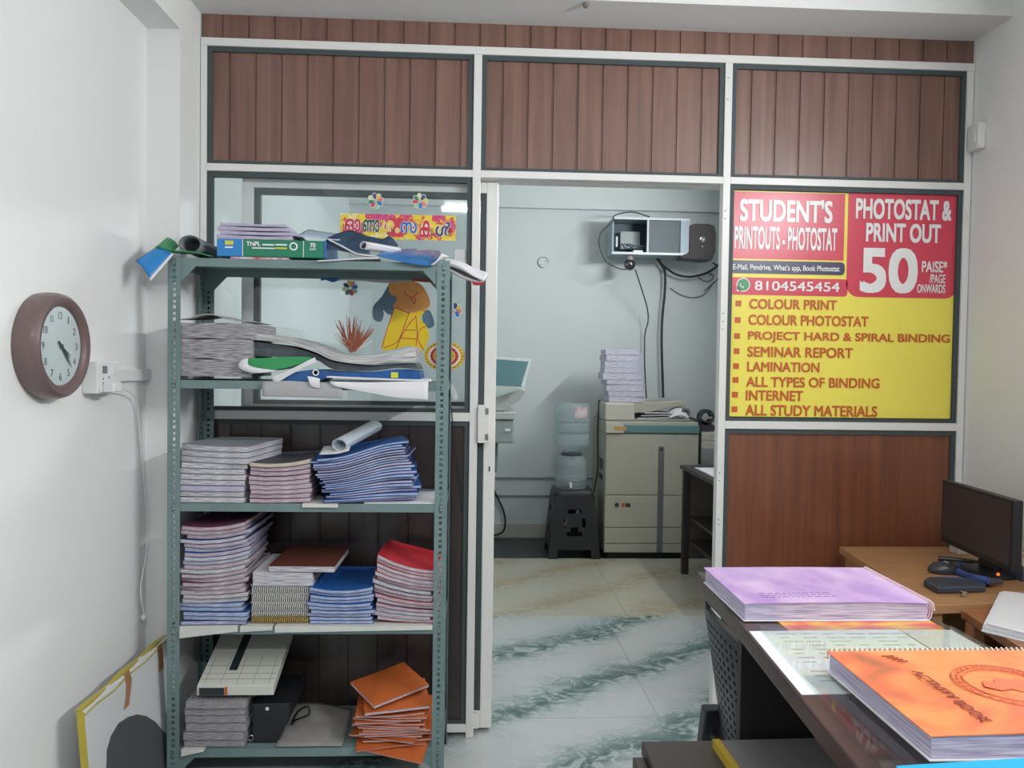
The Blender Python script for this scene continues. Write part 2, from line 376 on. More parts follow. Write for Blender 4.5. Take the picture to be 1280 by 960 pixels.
# small screws on the door post
for z in (2.52, 2.44, 2.02, 1.99, 1.63, 1.60, 1.57, 1.02, .99, .84, .82):
    MB().lathe([(.0025, 0), (.002, -.0015)], (.942, YF, z), 8, 'y').build('screw', GASK, part)
# fixed window pane
w1 = struct(empty('window_1', (-.5, YP, 1.24)))
gasket(-.996, -.018, 1.24, 2.122, .02, w1)
MB().box(-.99, -.024, YP+.016, YP+.021, 1.245, 2.117).build('window_pane', glass_mat('clear glass'), w1)
# sliding door leaf, pushed open behind the window
d1 = struct(empty('door_1', (-.4, 2.96, 0)))
YD0, YD1 = 2.945, 2.985
for x0, x1, nm in ((-.882, -.838, 'stile'), (.036, .081, 'stile')): MB().box(x0, x1, YD0, YD1, .012, 2.118).build(nm, ALU, d1, bevel=.003)
for z0, z1, nm in ((2.075, 2.118, 'top_rail'), (1.2, 1.262, 'lock_rail'), (.012, .08, 'bottom_rail')): MB().box(-.838, .036, YD0, YD1, z0, z1).build(nm, ALU, d1, bevel=.003)
gasket(-.838, .036, 1.262, 2.075, .022, d1, YD0+.004, YD0+.03)
MB().box(-.83, .03, YD0+.014, YD0+.019, 1.27, 2.07).build('door_glass', glass_mat('clear glass'), d1)
gasket(-.838, .036, .08, 1.2, .022, d1, YD0+.004, YD0+.03)
planks(-.83, .03, .085, 1.195, YD0+.012, WOODD, .11, d1, 'door_panel')
lp = MB().prism(rrect(.013, .056, 1.128, 1.269, .004), YF-.012, YD0, 'y').build('lock_plate', ALU, d1, bevel=.0015)
for z in (1.247, 1.15):
    MB().box(.041, .053, YF-.0135, YF-.0122, z-.012, z+.012).build('strike', M('brushed steel', (170, 168, 160), .35, metal=1), d1)
    for dx, dz in ((.044, .004), (.05, -.005)): MB().lathe([(.0018, 0), (.0018, -.001)], (dx, YF-.0135, z+dz), 8, 'y').build('screw', BLACK, d1)
MB().prism(rrect(.0575, .063, 1.012, 1.032, .0025), YD0-.0012, YD0, 'y').build('keyhole', BLACK, d1)
struct(MB().box(-1.0, .96, 2.935, 2.995, 2.119, 2.15).build('trim_7', ALU, bevel=.002))     # sliding track
struct(MB().box(.012, .03, 2.925, 2.94, .02, .075).build('trim_8', ALU))
# ------------------------------------------------------------------ signboard
SY = YP+.02
def S(px, py, Y=SY): return at(px, py, Y=Y)
def zs(zx, zy): return S(900+zx/3, 225+zy/3)
RED = M('sign red', (216, 72, 92), .3); YEL = M('sign yellow', (248, 232, 98), .3, var=.05, scale=(2, 2, 2)); NAVY = M('sign navy', (72, 70, 100), .3)
SWHITE = M('sign white', (240, 238, 238), .35); ORNG = M('sign orange lettering', (204, 98, 44), .35); GRN = M('sign green', (60, 150, 100), .35)
sg = thing('signboard', 'yellow and red printed signboard for printouts and photostat framed in the partition', 'sign', (1.41, SY, 1.23))
tl, br = zs(46, 38), zs(872, 902); tr = zs(888, 60); sx0, sx1, sz0, sz1 = tl.x, (br.x+tr.x)/2, (zs(38, 880).z+br.z)/2, (tl.z+tr.z)/2
MB().box(sx0, sx1, SY, SY+.006, sz0, sz1).build('board', YEL, sg)
def panel(x0, y0, x1, y1, mat, r, cor, nm):
    a, b = zs(x0, y0), zs(x1, y1); return MB().prism(rrect(max(a.x, sx0), b.x, b.z, a.z, r, cor), SY-.0006, SY, 'y').build(nm, mat, sg)
panel(46, 42, 463, 303, RED, .01, '', 'colour_panel'); panel(40, 300, 467, 358, NAVY, .016, 'bc', 'colour_panel')
panel(38, 364, 477, 438, RED, .014, 'bc', 'colour_panel'); panel(482, 48, 888, 446, RED, .05, 'ab', 'colour_panel')
def st(s, x0, y0, x1, y1, mat=SWHITE, off=.02, par=sg):
    a, b = zs(x0, y0), zs(x1, y1); return text(s, mat, par, (a.x, SY-.0014, b.z), (1, 0, 0), (0, 0, 1), b.x-a.x, a.z-b.z, .0008, off)
st("STUDENT'S", 75, 68, 420, 163, off=.04); st('PRINTOUTS - PHOTOSTAT', 55, 172, 437, 267, off=.03)
st("E-Mail, Pendrive, What's app, Book Photostat", 48, 314, 447, 350, off=.02); st('8104545454', 130, 378, 447, 420, off=.015)
st('PHOTOSTAT &', 510, 68, 866, 154, off=.04); st('PRINT OUT', 548, 160, 826, 238, off=.04); st('50', 527, 252, 738, 427, off=.04)
st("PAISE*", 757, 302, 850, 348, off=.025); st('/PAGE', 785, 353, 844, 388, off=.02); st('ONWARDS', 739, 390, 843, 425, off=.025)
for s, x0, y0, x1, y1 in (('COLOUR PRINT', 110, 445, 437, 489), ('COLOUR PHOTOSTAT', 107, 504, 555, 551), ('PROJECT HARD & SPIRAL BINDING', 105, 567, 860, 620),
                          ('SEMINAR REPORT', 103, 624, 497, 669), ('LAMINATION', 102, 681, 372, 722), ('ALL TYPES OF BINDING', 98, 737, 597, 782),
                          ('INTERNET', 97, 788, 310, 829), ('ALL STUDY MATERIALS', 95, 842, 588, 889)): st(s, x0, y0, x1, y1, ORNG, .03)
for x, y in ((69, 463), (66, 525), (64, 585), (62, 642), (60, 698), (58, 750), (56, 805), (54, 860)):
    a, b = zs(x-11, y-11), zs(x+11, y+11); MB().box(a.x, b.x, SY-.0008, SY, b.z, a.z).build('bullet', ORNG, sg)
c = zs(87, 393); r = .0265
lg = MB().prism([(c.x+r*math.cos(a*math.pi/16), c.z+r*math.sin(a*math.pi/16)) for a in range(32)]+[], SY-.0012, SY, 'y').build('chat_logo', SWHITE, sg)
MB().prism([(c.x-r*.95, c.z-r*.95), (c.x-r*.2, c.z-r*.85), (c.x-r*.85, c.z-r*.2)], SY-.0012, SY, 'y').build('logo_tail', SWHITE, sg)
MB().prism([(c.x+r*.86*math.cos(a*math.pi/16), c.z+r*.86*math.sin(a*math.pi/16)) for a in range(32)], SY-.0018, SY-.0011, 'y').build('logo_disc', GRN, sg)
hs = [(c.x+r*.5*math.cos(math.radians(a)), SY-.002, c.z+.003+r*.5*math.sin(math.radians(a))) for a in range(175, 285, 10)]
MB().tube(hs, [r*(.2 if i in (0, 1, 9, 10) else .11) for i in range(len(hs))], 8).build('logo_handset', SWHITE, sg, smooth=True)
# ------------------------------------------------------------------ stickers on the glass
GY = YP+.0155
def G(px, py): return at(px, py, Y=GY)
PET = [M('petal '+n, c, .5) for n, c in (('navy', (70, 80, 150)), ('cream', (225, 225, 170)), ('green', (50, 130, 110)), ('red', (214, 70, 100)), ('mint', (170, 205, 160)), ('blue', (50, 130, 205)), ('pink', (225, 130, 120)), ('yellow', (228, 205, 110)))]
STW = M('sticker white', (232, 232, 226), .5)
def flower(px, py, rad, rot, label, skip=()):
    c = G(px, py); t = thing('flower_sticker', label, 'sticker', c, 'flower stickers on the glass')
    for k in range(8):
        if k in skip: continue
        a = rot+k*math.pi/4; P = []; Q = []
        for i in range(16):
            b = 2*math.pi*i/16; u, v = rad*(.62+.40*math.cos(b)), rad*.2*math.sin(b)*(1.15+.35*math.cos(b))
            P.append((c.x+u*math.cos(a)-v*math.sin(a), c.z+u*math.sin(a)+v*math.cos(a)))
            u2, v2 = rad*(.62+.48*math.cos(b)), v*1.3; Q.append((c.x+u2*math.cos(a)-v2*math.sin(a), c.z+u2*math.sin(a)+v2*math.cos(a)))
        q = MB().prism(Q, GY-.0005, GY, 'y').build('petal', STW, t); MB().prism(P, GY-.001, GY-.0004, 'y').build('petal_colour', PET[k], q)
flower(469.5, 251, .028, 1.8, 'small paper flower sticker above the left half of the festival banner')
flower(525, 251.5, .028, .9, 'small paper flower sticker above the right half of the festival banner')
flower(438, 360, .028, 2.6, 'small paper flower sticker above the red spray cut-out')
flower(568, 388, .028, 1.4, 'small paper flower sticker on the glass right of the rack post', (1, 4))
def splash_mat():
    mt = bpy.data.materials.new('banner print'); mt.use_nodes = True; nt = mt.node_tree; b = nt.nodes['Principled BSDF']
    tc = nt.nodes.new('ShaderNodeTexCoord'); n1 = nt.nodes.new('ShaderNodeTexNoise'); n1.inputs['Scale'].default_value = 9; n1.inputs['Detail'].default_value = 6; n1.inputs['Roughness'].default_value = .7
    cr = nt.nodes.new('ShaderNodeValToRGB'); e = cr.color_ramp; e.interpolation = 'CONSTANT'
    e.elements[0].color = lin((216, 56, 96)); e.elements[1].position = .47; e.elements[1].color = lin((236, 208, 60))
    for p, c in ((.40, (206, 90, 150)), (.44, (216, 56, 90)), (.58, (238, 228, 190)), (.64, (220, 70, 60))):
        q = e.elements.new(p); q.color = lin(c)
    nt.links.new(tc.outputs['Object'], n1.inputs['Vector']); nt.links.new(n1.outputs['Fac'], cr.inputs[0]); nt.links.new(cr.outputs[0], b.inputs['Base Color']); return mt
bn = thing('festival_banner', 'red and yellow paper banner with coloured letters stuck on the window glass', 'banner', G(497, 300))
a, b = G(425.5, 266.5), G(569.5, 301); MB().box(a.x, b.x, GY-.001, GY, b.z, a.z).build('banner_sheet', splash_mat(), bn)
c = G(400+610/6.4, 225+378/6.4); mb = MB()
mb.prism([(c.x+.052*(.72+.34*random.random())*math.cos(i*math.pi/20), c.z+.042*(.72+.34*random.random())*math.sin(i*math.pi/20)) for i in range(40)], GY-.0013, GY-.001, 'y'); mb.build('red_splash', M('splash red', (214, 60, 84), .5), bn)
for s, x0, y0, x1, y1, colr in (('ഓ', 200, 310, 325, 418, (205, 40, 80)), ('ണാ', 345, 316, 475, 418, (30, 90, 70)), ('ശ', 497, 326, 592, 424, (236, 200, 40)),
                                ('ം', 605, 385, 635, 424, (236, 200, 40)), ('സ', 645, 336, 775, 428, (50, 110, 190)), ('ക', 795, 322, 905, 466, (214, 50, 70)), ('ൾ', 925, 336, 1050, 452, (74, 66, 120))):
    p, q = G(400+x0/6.4, 225+y0/6.4), G(400+x1/6.4, 225+y1/6.4)
    for off, mat, dy in ((.075, STW, .0014), (.03, M('letter '+str(colr), colr, .5), .002)):
        e = .0015 if off > .05 else 0
        try: text(s, mat, bn, (p.x-e, GY-dy, q.z-e), (1, 0, 0), (0, 0, 1), q.x-p.x+2*e, p.z-q.z+2*e, .0006, off, 'letter')
        except Exception as ex: print('letter', ex)
def z2(zx, zy): return G(370+zx/4, 200+zy/4)
fg = thing('figure_cutout', 'paper cut-out of a figure in a yellow dhoti on the window glass', 'sticker', z2(560, 960))
def cut(name, pts, mat, lay, par=fg):
    P = [z2(*p) for p in pts]; P = spline([(p.x, p.z, 0) for p in P]+[(P[0].x, P[0].z, 0)], 4)[:-1]
    return MB().prism([(p.x, p.y) for p in P], GY-.001*lay, GY-.001*(lay-1), 'y').build(name, mat, par)
cut('shawl', [(470, 610), (430, 680), (385, 735), (388, 795), (425, 808), (440, 770), (436, 750), (470, 775), (515, 740), (520, 640)], M('sticker slate blue', (92, 122, 140), .5), 1)
cut('shawl', [(630, 760), (668, 752), (692, 820), (664, 842), (636, 815)], M('sticker slate blue', (92, 122, 140), .5), 1)
cut('torso', [(462, 620), (470, 668), (505, 690), (488, 740), (560, 775), (640, 755), (672, 712), (640, 640), (600, 610), (540, 605)], M('sticker orange', (228, 158, 88), .5, var=.12, scale=(40, 40, 40)), 2)
dh = cut('dhoti', [(492, 735), (462, 830), (428, 945), (500, 945), (560, 930), (600, 940), (632, 962), (664, 890), (652, 830), (622, 795), (640, 755), (565, 765)], M('sticker yellow', (236, 204, 30), .5), 3)
RL = M('red ink', (206, 64, 80), .5)
for L in ([(492, 738), (530, 752), (565, 765)], [(430, 942), (455, 850), (492, 740)], [(565, 765), (545, 820), (510, 905), (440, 940)], [(500, 945), (545, 850), (600, 780)], [(545, 850), (600, 850)], [(530, 890), (600, 895)], [(600, 780), (606, 860), (600, 930)],
          [(652, 830), (620, 850), (612, 900), (640, 950)], [(540, 660), (580, 690), (610, 660)], [(575, 690), (590, 720), (600, 690)]):
    P = [z2(*p) for p in L]; MB().tube(spline([(p.x, GY-.0032, p.z) for p in P], 4), .0016, 5).build('ink_line', RL, fg)
pk = thing('flower_carpet_sticker', 'oval flower carpet sticker of yellow and red rings at the lower right of the glass', 'sticker', G(555.5, 466))
c = G(555.5, 445); 
for k, (f, cc) in enumerate(((1, (232, 196, 60)), (.80, (236, 232, 226)), (.70, (206, 70, 90)), (.55, (232, 190, 70)), (.34, (222, 120, 130)), (.2, (236, 214, 120)))):
    MB().prism([(c.x+.076*f*math.cos(i*math.pi/18), c.z+.056*f*math.sin(i*math.pi/18)) for i in range(36)], GY-.0008*(k+1), GY-.0008*k, 'y').build('ring', M('ring '+str(cc), cc, .5), pk)
db = MB()
for f, n in ((.9, 26), (.62, 18), (.44, 10)):
    for i in range(n):
        a = 2*math.pi*i/n; x, z = c.x+.076*f*math.cos(a), c.z+.056*f*math.sin(a); db.box(x-.002, x+.002, GY-.0062, GY-.005, z-.0025, z+.0025)
db.build('petal_dots', M('dark red petals', (140, 50, 50), .5), pk)
sp = thing('spray_cutout', 'reddish brown feathery spray cut-out with white outline on the window glass', 'sticker', G(442, 440))
base = G(440, 441)
for nm, n, wd, ln, mat, y in (('white_blades', 34, 1.15, .135, STW, .001), ('red_blades', 70, .8, .15, M('sticker rust', (176, 98, 70), .5), .0025)):
    mb = MB()
    for i in range(n):
        a = math.pi/2+wd*random.uniform(-1, 1); L = ln*random.uniform(.45, 1)*(1-.25*abs(a-math.pi/2)); s0 = random.uniform(0, .4)*L
        x0 = base.x+random.uniform(-.012, .012); p = [(x0+math.cos(a)*q, GY-y, base.z+math.sin(a)*q) for q in (s0, (s0+L)/2, L)]
        mb.tube(p, [.0012, .0022, .0008], 4)
    mb.build(nm, mat, sp)
lb = thing('paper_label', 'small white ruled paper label on the glass beside the middle post', 'label', G(577, 320))
p, q = G(569, 312), G(584, 327); MB().box(p.x, q.x, GY-.001, GY, q.z, p.z).build('label_sheet', PAPER, lb)
mb = MB()
for i in range(5):
    x = p.x+(q.x-p.x)*(i+1)/6; mb.box(x-.0006, x+.0006, GY-.0016, GY-.001, q.z+.006, p.z-.006)
mb.build('ruled_lines', M('faint grey ink', (170, 172, 176), .6), lb)
# ------------------------------------------------------------------ rack
RX0, RX1, RY0, RY1 = -1.002, -.089, 2.56, 2.884
SZ = [1.758, 1.359, .954, .545, .132]
rk = thing('slotted_angle_rack', 'tall grey green slotted steel rack of five shelves crammed with papers', 'rack', (-.545, 2.72, 0))
def upright(cx, cy, sx, sy, H=1.766, wd=.04):
    """angle post: corner (cx,cy), flanges running to +sx and +sy, punched with a row of slots"""
    b = MB(); pit = .0196; n = int(H/pit)
    for ax in (0, 1):
        def p(u, z): return (cx+sx*u, cy, z) if ax == 0 else (cx, cy+sy*u, z)
        for k in range(n):
            z0 = k*pit; z1 = z0+pit if k < n-1 else H; hz0, hz1 = z0+.004, z0+(.0155 if k % 2 else .0125); u0, u1 = wd*.5-.0052, wd*.5+.0052
            b.quad(p(0, z0), p(u0, z0), p(u0, z1), p(0, z1)); b.quad(p(u1, z0), p(wd, z0), p(wd, z1), p(u1, z1))
            b.quad(p(u0, z0), p(u1, z0), p(u1, hz0), p(u0, hz0)); b.quad(p(u0, hz1), p(u1, hz1), p(u1, z1), p(u0, z1))
    return b.build('upright', TEAL, rk, solid=.002, norm=False)
for cx, sx in ((RX0, 1), (RX1, -1)):
    for cy, sy in ((RY0, 1), (RY1, -1)): upright(cx, cy, sx, sy)
BOLT = M('zinc bolt', (150, 158, 158), .35, metal=.8)
for i, z in enumerate(SZ):
    b = MB(); x0, x1, y0, y1 = RX0+.003, RX1-.003, RY0+.0025, RY1-.0025
    b.box(x0, x1, y0, y1, z-.0015, z); b.box(x0, x1, y0, y0+.0015, z-.027, z-.0015); b.box(x0, x1, y1-.0015, y1, z-.027, z-.0015)
    b.box(x0, x0+.0015, y0+.0015, y1-.0015, z-.027, z-.0015); b.box(x1-.0015, x1, y0+.0015, y1-.0015, z-.027, z-.0015)
    b.box(x0+.0015, x1-.0015, y0+.0015, y0+.012, z-.027, z-.0255)
    sh = b.build('shelf', TEAL, rk)
    for cx in (RX0+.0195, RX1-.0195):
        for dz in (-.008, -.019): MB().lathe([(.0048, 0), (.0048, -.003), (.003, -.0042)], (cx, RY0-.001, z+dz), 6, 'y').build('bolt', BOLT, rk)
for z in (SZ[0], SZ[4]):
    for cx, s in ((RX0+.003, 1), (RX1-.003, -1)):
        for y in (RY0+.004, RY1-.006): MB().prism([(cx, z-.027), (cx+s*.085, z-.027), (cx+s*.04, z-.075), (cx, z-.085)], y, y+.0015, 'y').build('gusset', TEAL, rk)
for cx in (RX0, RX1-.042):
    for cy in (RY0-.002, RY1-.04): MB().box(cx, cx+.042, cy, cy+.042, 0, .02).build('foot', BLACK, rk)
# ------------------------------------------------------------------ papers on the rack
def fx(px, py, Y=2.58): return at(px, py, Y=Y).x
def fz(px, py, Y=2.58): return at(px, py, Y=Y).z
PG = {'white': pages_mat('page edges white', (220, 217, 222), (150, 146, 158)), 'pink': pages_mat('page edges pink', (214, 198, 206), (150, 128, 144)),
      'grey': pages_mat('newspaper edges', (176, 172, 174), (118, 114, 120), 10), 'blue': pages_mat('page edges pale blue', (200, 208, 228), (120, 132, 170)),
      'lilac': pages_mat('page edges lilac', (206, 200, 218), (150, 142, 172), 9), 'cream': pages_mat('page edges cream', (216, 202, 184), (186, 168, 150))}
PG['coil'] = pages_mat('page edges in shade of wire', (120, 116, 118), (76, 74, 78))
def booklet(name, label, cat, group, x0, x1, y0, y1, lo, hi, pages, cover, rot=0, ct=.0009, nx=12, side='back'):
    cx, cy = (x0+x1)/2, (y0+y1)/2
    t = thing(name, label, cat, (cx, cy, lo(cx, cy)), group)
    MB().slab(x0+.0015, x1-.0015, y0+.0012, y1-.002, (lambda x, y: lo(x, y)+ct), (lambda x, y: hi(x, y)-ct), nx, 3, rot).build('pages', pages, t, smooth=True)
    if cover:
        c = MB(); c.slab(x0, x1, y0, y1, lo, (lambda x, y: lo(x, y)+ct), nx, 3, rot); c.slab(x0, x1, y0, y1, (lambda x, y: hi(x, y)-ct), hi, nx, 3, rot)
        co, sn = math.cos(rot), math.sin(rot)
        e = [(x0, y1-.0015), (x1, y1-.0015), (x1, y1), (x0, y1)] if side == 'back' else [(x0, y0), (x0+.0012, y0), (x0+.0012, y1), (x0, y1)]
        w_ = [(cx+co*(a-cx)-sn*(b-cy), cy+sn*(a-cx)+co*(b-cy)) for a, b in e]; L_ = [(a, b, lo(a, b)) for a, b in w_]; H_ = [(a, b, hi(a, b)) for a, b in w_]
        c.loft([L_, H_]); c.build('cover', cover, t, smooth=True)
    return t
def pile(name, cat, group, n, x0, x1, y0, y1, z0, z1, shape, ramp, cover, pages, where, kind, jx=.006, jr=.03, rots=None, xs=None, ct=.0009, ws=None):
    xc, hw = (x0+x1)/2, (x1-x0)/2; out = []
    F = lambda k: (lambda x, y: z0+(z1-z0)*k/n+ramp(k/n)*shape((x-xc)/hw))
    for k in range(n):
        lo_, hi_ = F(k), F(k+1); lo = (lambda x, y, f=lo_: f(x, y)+.0003); hi = (lambda x, y, f=hi_: f(x, y)-.0007)
        dx = random.uniform(-jx, jx)+(xs(k/n) if xs else 0); dy = random.uniform(-.006, .006); r = random.uniform(-jr, jr)+(rots(k/n) if rots else 0)
        wd = (ws(k/n) if ws else 0)
        cv = cover(k) if cover else None; pm = pages(k)
        out.append(booklet(name, f'{nth(n-1-k, n, kind)} {where}', cat, group, x0+dx, x1+dx+wd, y0+dy, y1+dy, lo, hi, pm, cv, r, ct))
    return out
def cov(name, c, rough=.5): return M('cover '+name, c, rough)
CW, CG, CB, CN, CR, CP, CO, CD = cov('white', (214, 214, 216)), cov('grey', (150, 152, 158)), cov('blue', (30, 88, 160)), cov('navy', (36, 46, 96)), cov('red', (180, 42, 52)), cov('plum', (110, 60, 84)), cov('orange', (188, 96, 46)), cov('charcoal', (64, 66, 74))
CBR = cov('brown', (104, 56, 44))
rnd = random.choice
YA, YBK = 2.568, 2.845
# third shelf (counted from the top): white pile, pink pile, blue pile
z = SZ[2]+.001
def wl(k): return k
top = fz(262, 557)
pile('paper_packet', 'papers', 'white packets on the third shelf', 10, fx(226, 600), fx(308, 600), YA, YBK, z, top, lambda u: .3*u*u-.25*u, lambda t: .010*t, lambda k: rnd((CG, CW, CG)) if k > 6 else None,
     lambda k: PG['white'] if k != 2 else PG['lilac'], 'in the left pile of the third shelf', 'white packet', .006, .02, lambda t: -.14 if t > .62 else 0, lambda t: .012 if t > .6 else 0, ws=lambda t: .02 if t > .6 else 0)
top = fz(345, 578)
def pinkc(k): return CD if k == 8 else rnd((CP, CP, CG))
pile('booklet', 'booklet', 'pink edged booklets on the third shelf', 9, fx(313, 600), fx(389, 600), YA, YBK-.02, z, top, lambda u: .55*u*u+.35*u, lambda t: .004+.014*t, pinkc,
     lambda k: PG['cream'] if k >= 8 else PG['pink'], 'in the pink pile of the third shelf', 'pink edged booklet', .004, .03)
ssh = lambda u: math.tanh(1.5*u)-.12*u
pile('booklet', 'booklet', 'blue booklets under the paper roll', 21, fx(398, 600), fx(512, 600), YA+.004, YBK-.03, z+.004, fz(445, 562), ssh, lambda t: .003+.034*min(1, t*1.6), lambda k: rnd((CB, CN, CB)), lambda k: PG['blue'] if k % 3 else PG['lilac'],
     'in the wavy blue pile on the third shelf', 'blue booklet', .016, .13, lambda t: .10, lambda t: .012-.06*max(0, t-.35), .0011)
# fourth shelf
z = SZ[3]+.0035
def lc(k): return rnd((CB, CN)) if k < 5 or 13 < k < 21 else rnd((CP, CG, CD))
pile('booklet', 'booklet', 'thin booklets in the tall pile on the fourth shelf', 23, fx(229, 720), fx(310, 720), YA, YBK-.02, z, fz(272, 657), lambda u: .5*u*u+.4*u, lambda t: .022*min(1, max(0, t-.08)*2.6), lc,
     lambda k: PG['blue'] if k < 5 else rnd((PG['white'], PG['pink'])), 'in the tall left pile of the fourth shelf', 'thin booklet', .010, .07, None, lambda t: .006*t)
bx0, bx1 = fx(388, 755), fx(467, 755)
pile('booklet', 'booklet', 'blue booklets beside the spiral books', 10, bx0, bx1, YA, YBK-.02, z, fz(428, 736), lambda u: u*u, lambda t: .013*t, lambda k: CB if k > 7 else rnd((CB, CB, CN)), lambda k: PG['blue'], 'in the blue pile right of the spiral books', 'blue booklet', .006, .03)
bx0, bx1 = fx(472, 750), fx(546, 750)
pile('booklet', 'booklet', 'red booklets at the right of the fourth shelf', 15, bx0, bx1, YA+.010, YBK-.03, z, fz(538, 712), lambda u: ((1-u)/2)**2, lambda t: .012+.040*t, lambda k: CR if k > 11 or k % 5 == 0 else rnd((CP, CG, CD)), lambda k: PG['pink'] if k % 2 else PG['white'],
     'in the sagging pile of the fourth shelf', 'red booklet', .008, .035, lambda t: -.05, lambda t: -.006+.004*t)
# spiral bound books
def coil(x0, x1, y, z, r, mat, par, turns, name='spiral', rz=None, wire=.0016):
    n = turns*8; rz = rz or r
    return MB().tube([(x0+(x1-x0)*i/n, y+r*math.sin(2*math.pi*i/8), z+rz*math.cos(2*math.pi*i/8)) for i in range(n+1)], wire, 4).build(name, mat, par)
WIRE = M('pale spiral wire', (220, 217, 214), .35); GOLD = M('gold spiral wire', (190, 160, 70), .35); WHW = M('white spiral wire', (216, 206, 206), .4)
sx0, sx1 = fx(313, 740), fx(387, 740); zz = z
for k, (h, cvr, nm, wm) in enumerate(((.024, CG, 'gold wire spiral book lowest in the pile under the brown notebook', GOLD), (.016, CBR, 'thin brown spiral book above the gold wire book', WIRE),
                                  (.029, CW, 'lower of the three dark wire spiral books on the fourth shelf', WIRE), (.031, CW, 'middle of the three dark wire spiral books on the fourth shelf', WIRE), (.029, CW, 'upper of the three dark wire spiral books on the fourth shelf', WIRE),
                                  (.024, None, 'lower thick white edged book under the brown notebook', None), (.021, None, 'upper thick white edged book under the brown notebook', None))):
    a, b_ = (sx0, sx1) if k < 5 else (sx0+.008, sx1+.012); f0 = (lambda x, y, q=zz: q); f1 = (lambda x, y, q=zz+h-.001: q)
    y0 = YA+.016 if k < 5 else YA+.006
    t = booklet('spiral_book' if k < 5 else 'thick_book', nm, 'book', None, a, b_, y0, YBK-.02, f0, f1, PG['coil'] if k < 5 else PG['white'], cvr or CW, 0, .0014, 3)
    if wm: coil(a+.004, b_-.004, y0, zz+h/2, .009, wm, t, 27, 'spiral_wire', h*.5)
    zz += h
f0 = (lambda x, y, q=zz: q); f1 = (lambda x, y, q=zz+.021: q)
t = booklet('notebook', 'brown covered notebook lying on top of the spiral bound books', 'notebook', None, fx(337, 700), fx(420, 700), YA+.004, YBK-.01, f0, f1, PG['white'], CBR, -.02, .0014, 3)
# ---- top shelf
z = SZ[0]+.0008
mag = tag(MB().slab(fx(290, 322), fx(362, 322), 2.566, 2.80, lambda x, y: z, lambda x, y: z+.006, 3, 3).build('magazine', M('magazine edge red blue print', (196, 70, 84), .5, col2=(226, 224, 226), scale=(30, 30, 3))), 'thin red and white magazine lying flat under the boxed paper ream', 'magazine')
rx0, rx1 = fx(271, 310, 2.565), fx(408, 310, 2.565); rz0, rz1 = z+.0068, z+.0068+.057
rm = thing('paper_ream', 'green and blue wrapped paper ream lying on the top shelf', 'paper ream', ((rx0+rx1)/2, 2.67, rz0))
RG, RB = M('ream green', (30, 124, 96), .35), M('ream blue', (44, 130, 196), .35)
xb = rx0+(rx1-rx0)*.235
MB().box(rx0, rx1, 2.565, 2.775, rz0, rz1).build('wrapper', RG, rm, bevel=.004)
MB().box(rx0-.0006, xb, 2.5644, 2.7756, rz0-.0002, rz1+.0006).build('blue_end', RB, rm, bevel=.004)
MB().box(rx1-.012, rx1+.0006, 2.5644, 2.7756, rz0-.0002, rz1+.0006).build('blue_end', M('ream dark blue', (36, 92, 150), .35), rm, bevel=.004)
for xx in (xb, rx0+(rx1-rx0)*.79): MB().box(xx-.001, xx+.001, 2.5643, 2.566, rz0+.002, rz1-.002).build('stripe', SWHITE, rm)
def z1(zx, zy, Y=2.5645): return at(150+zx/4, 200+zy/4, Y=Y)
def rt(s, x0, y0, x1, y1, off=.03):
    a, b = z1(x0, y0), z1(x1, y1); text(s, SWHITE, rm, (a.x, 2.5642, b.z), (1, 0, 0), (0, 0, 1), b.x-a.x, a.z-b.z, .0006, off)
rt('TNPL', 632, 407, 703, 431); rt('70', 950, 415, 978, 438); rt('GSM', 948, 441, 980, 452, .01)
for x0, x1, y in ((712, 772, 424), (778, 835, 424), (660, 775, 441), (525, 565, 436)):
    a, b = z1(x0, y-4), z1(x1, y+4); MB().box(a.x, b.x, 2.5636, 2.5643, b.z, a.z).build('print_line', SWHITE, rm)
a, b = z1(778, 437), z1(835, 446); MB().box(a.x, b.x, 2.5636, 2.5643, b.z, a.z).build('print_line', M('print yellow', (214, 200, 70), .5), rm)
a, b = z1(525, 403), z1(567, 424); MB().box(a.x, b.x, 2.5633, 2.564, b.z, a.z).build('emblem', M('print yellow', (214, 200, 70), .5), rm)
c = z1(868, 432); MB().lathe([(.0135, 0), (.0135, -.0006)], (c.x, 2.5645, c.z), 24, 'y').build('badge', SWHITE, rm); MB().lathe([(.009, 0), (.009, -.0006)], (c.x, 2.5638, c.z), 20, 'y').build('badge_centre', RG, rm)
zz = rz1+.0012
for k, (a, b_, h) in enumerate(((272, 366, .013), (275, 370, .012), (272, 362, .013), (274, 357, .010))):
    f0 = (lambda x, y, q=zz: q); f1 = (lambda x, y, q=zz+h-.0012: q+.002*math.sin(20*x))
    tag(MB().slab(fx(a, 290), fx(b_, 290), 2.572+.004*k, 2.77, f0, f1, 8, 3, .02*(k % 2)).build('paper_bundle', PG['lilac'], smooth=True), f'{nth(3-k, 4, "lilac edged paper bundle")} stacked on the green ream', 'papers', 'lilac bundles on the ream'); zz += h+.0022
p0, p1 = fx(371, 293), fx(424, 297)
tag(MB().surf(lambda u, v: (p0+(p1-p0)*u, 2.575+.19*v, rz1+.0035+.010*(1-u)**1.5+.052*v+.004*math.sin(3*u+2*v)*(1-u)), 10, 4).build('loose_sheet', M('pale blue sheet', (178, 196, 216), .6), solid=.002, smooth=True, off=1), 'pale blue loose sheet sloping off the right end of the green ream', 'paper')
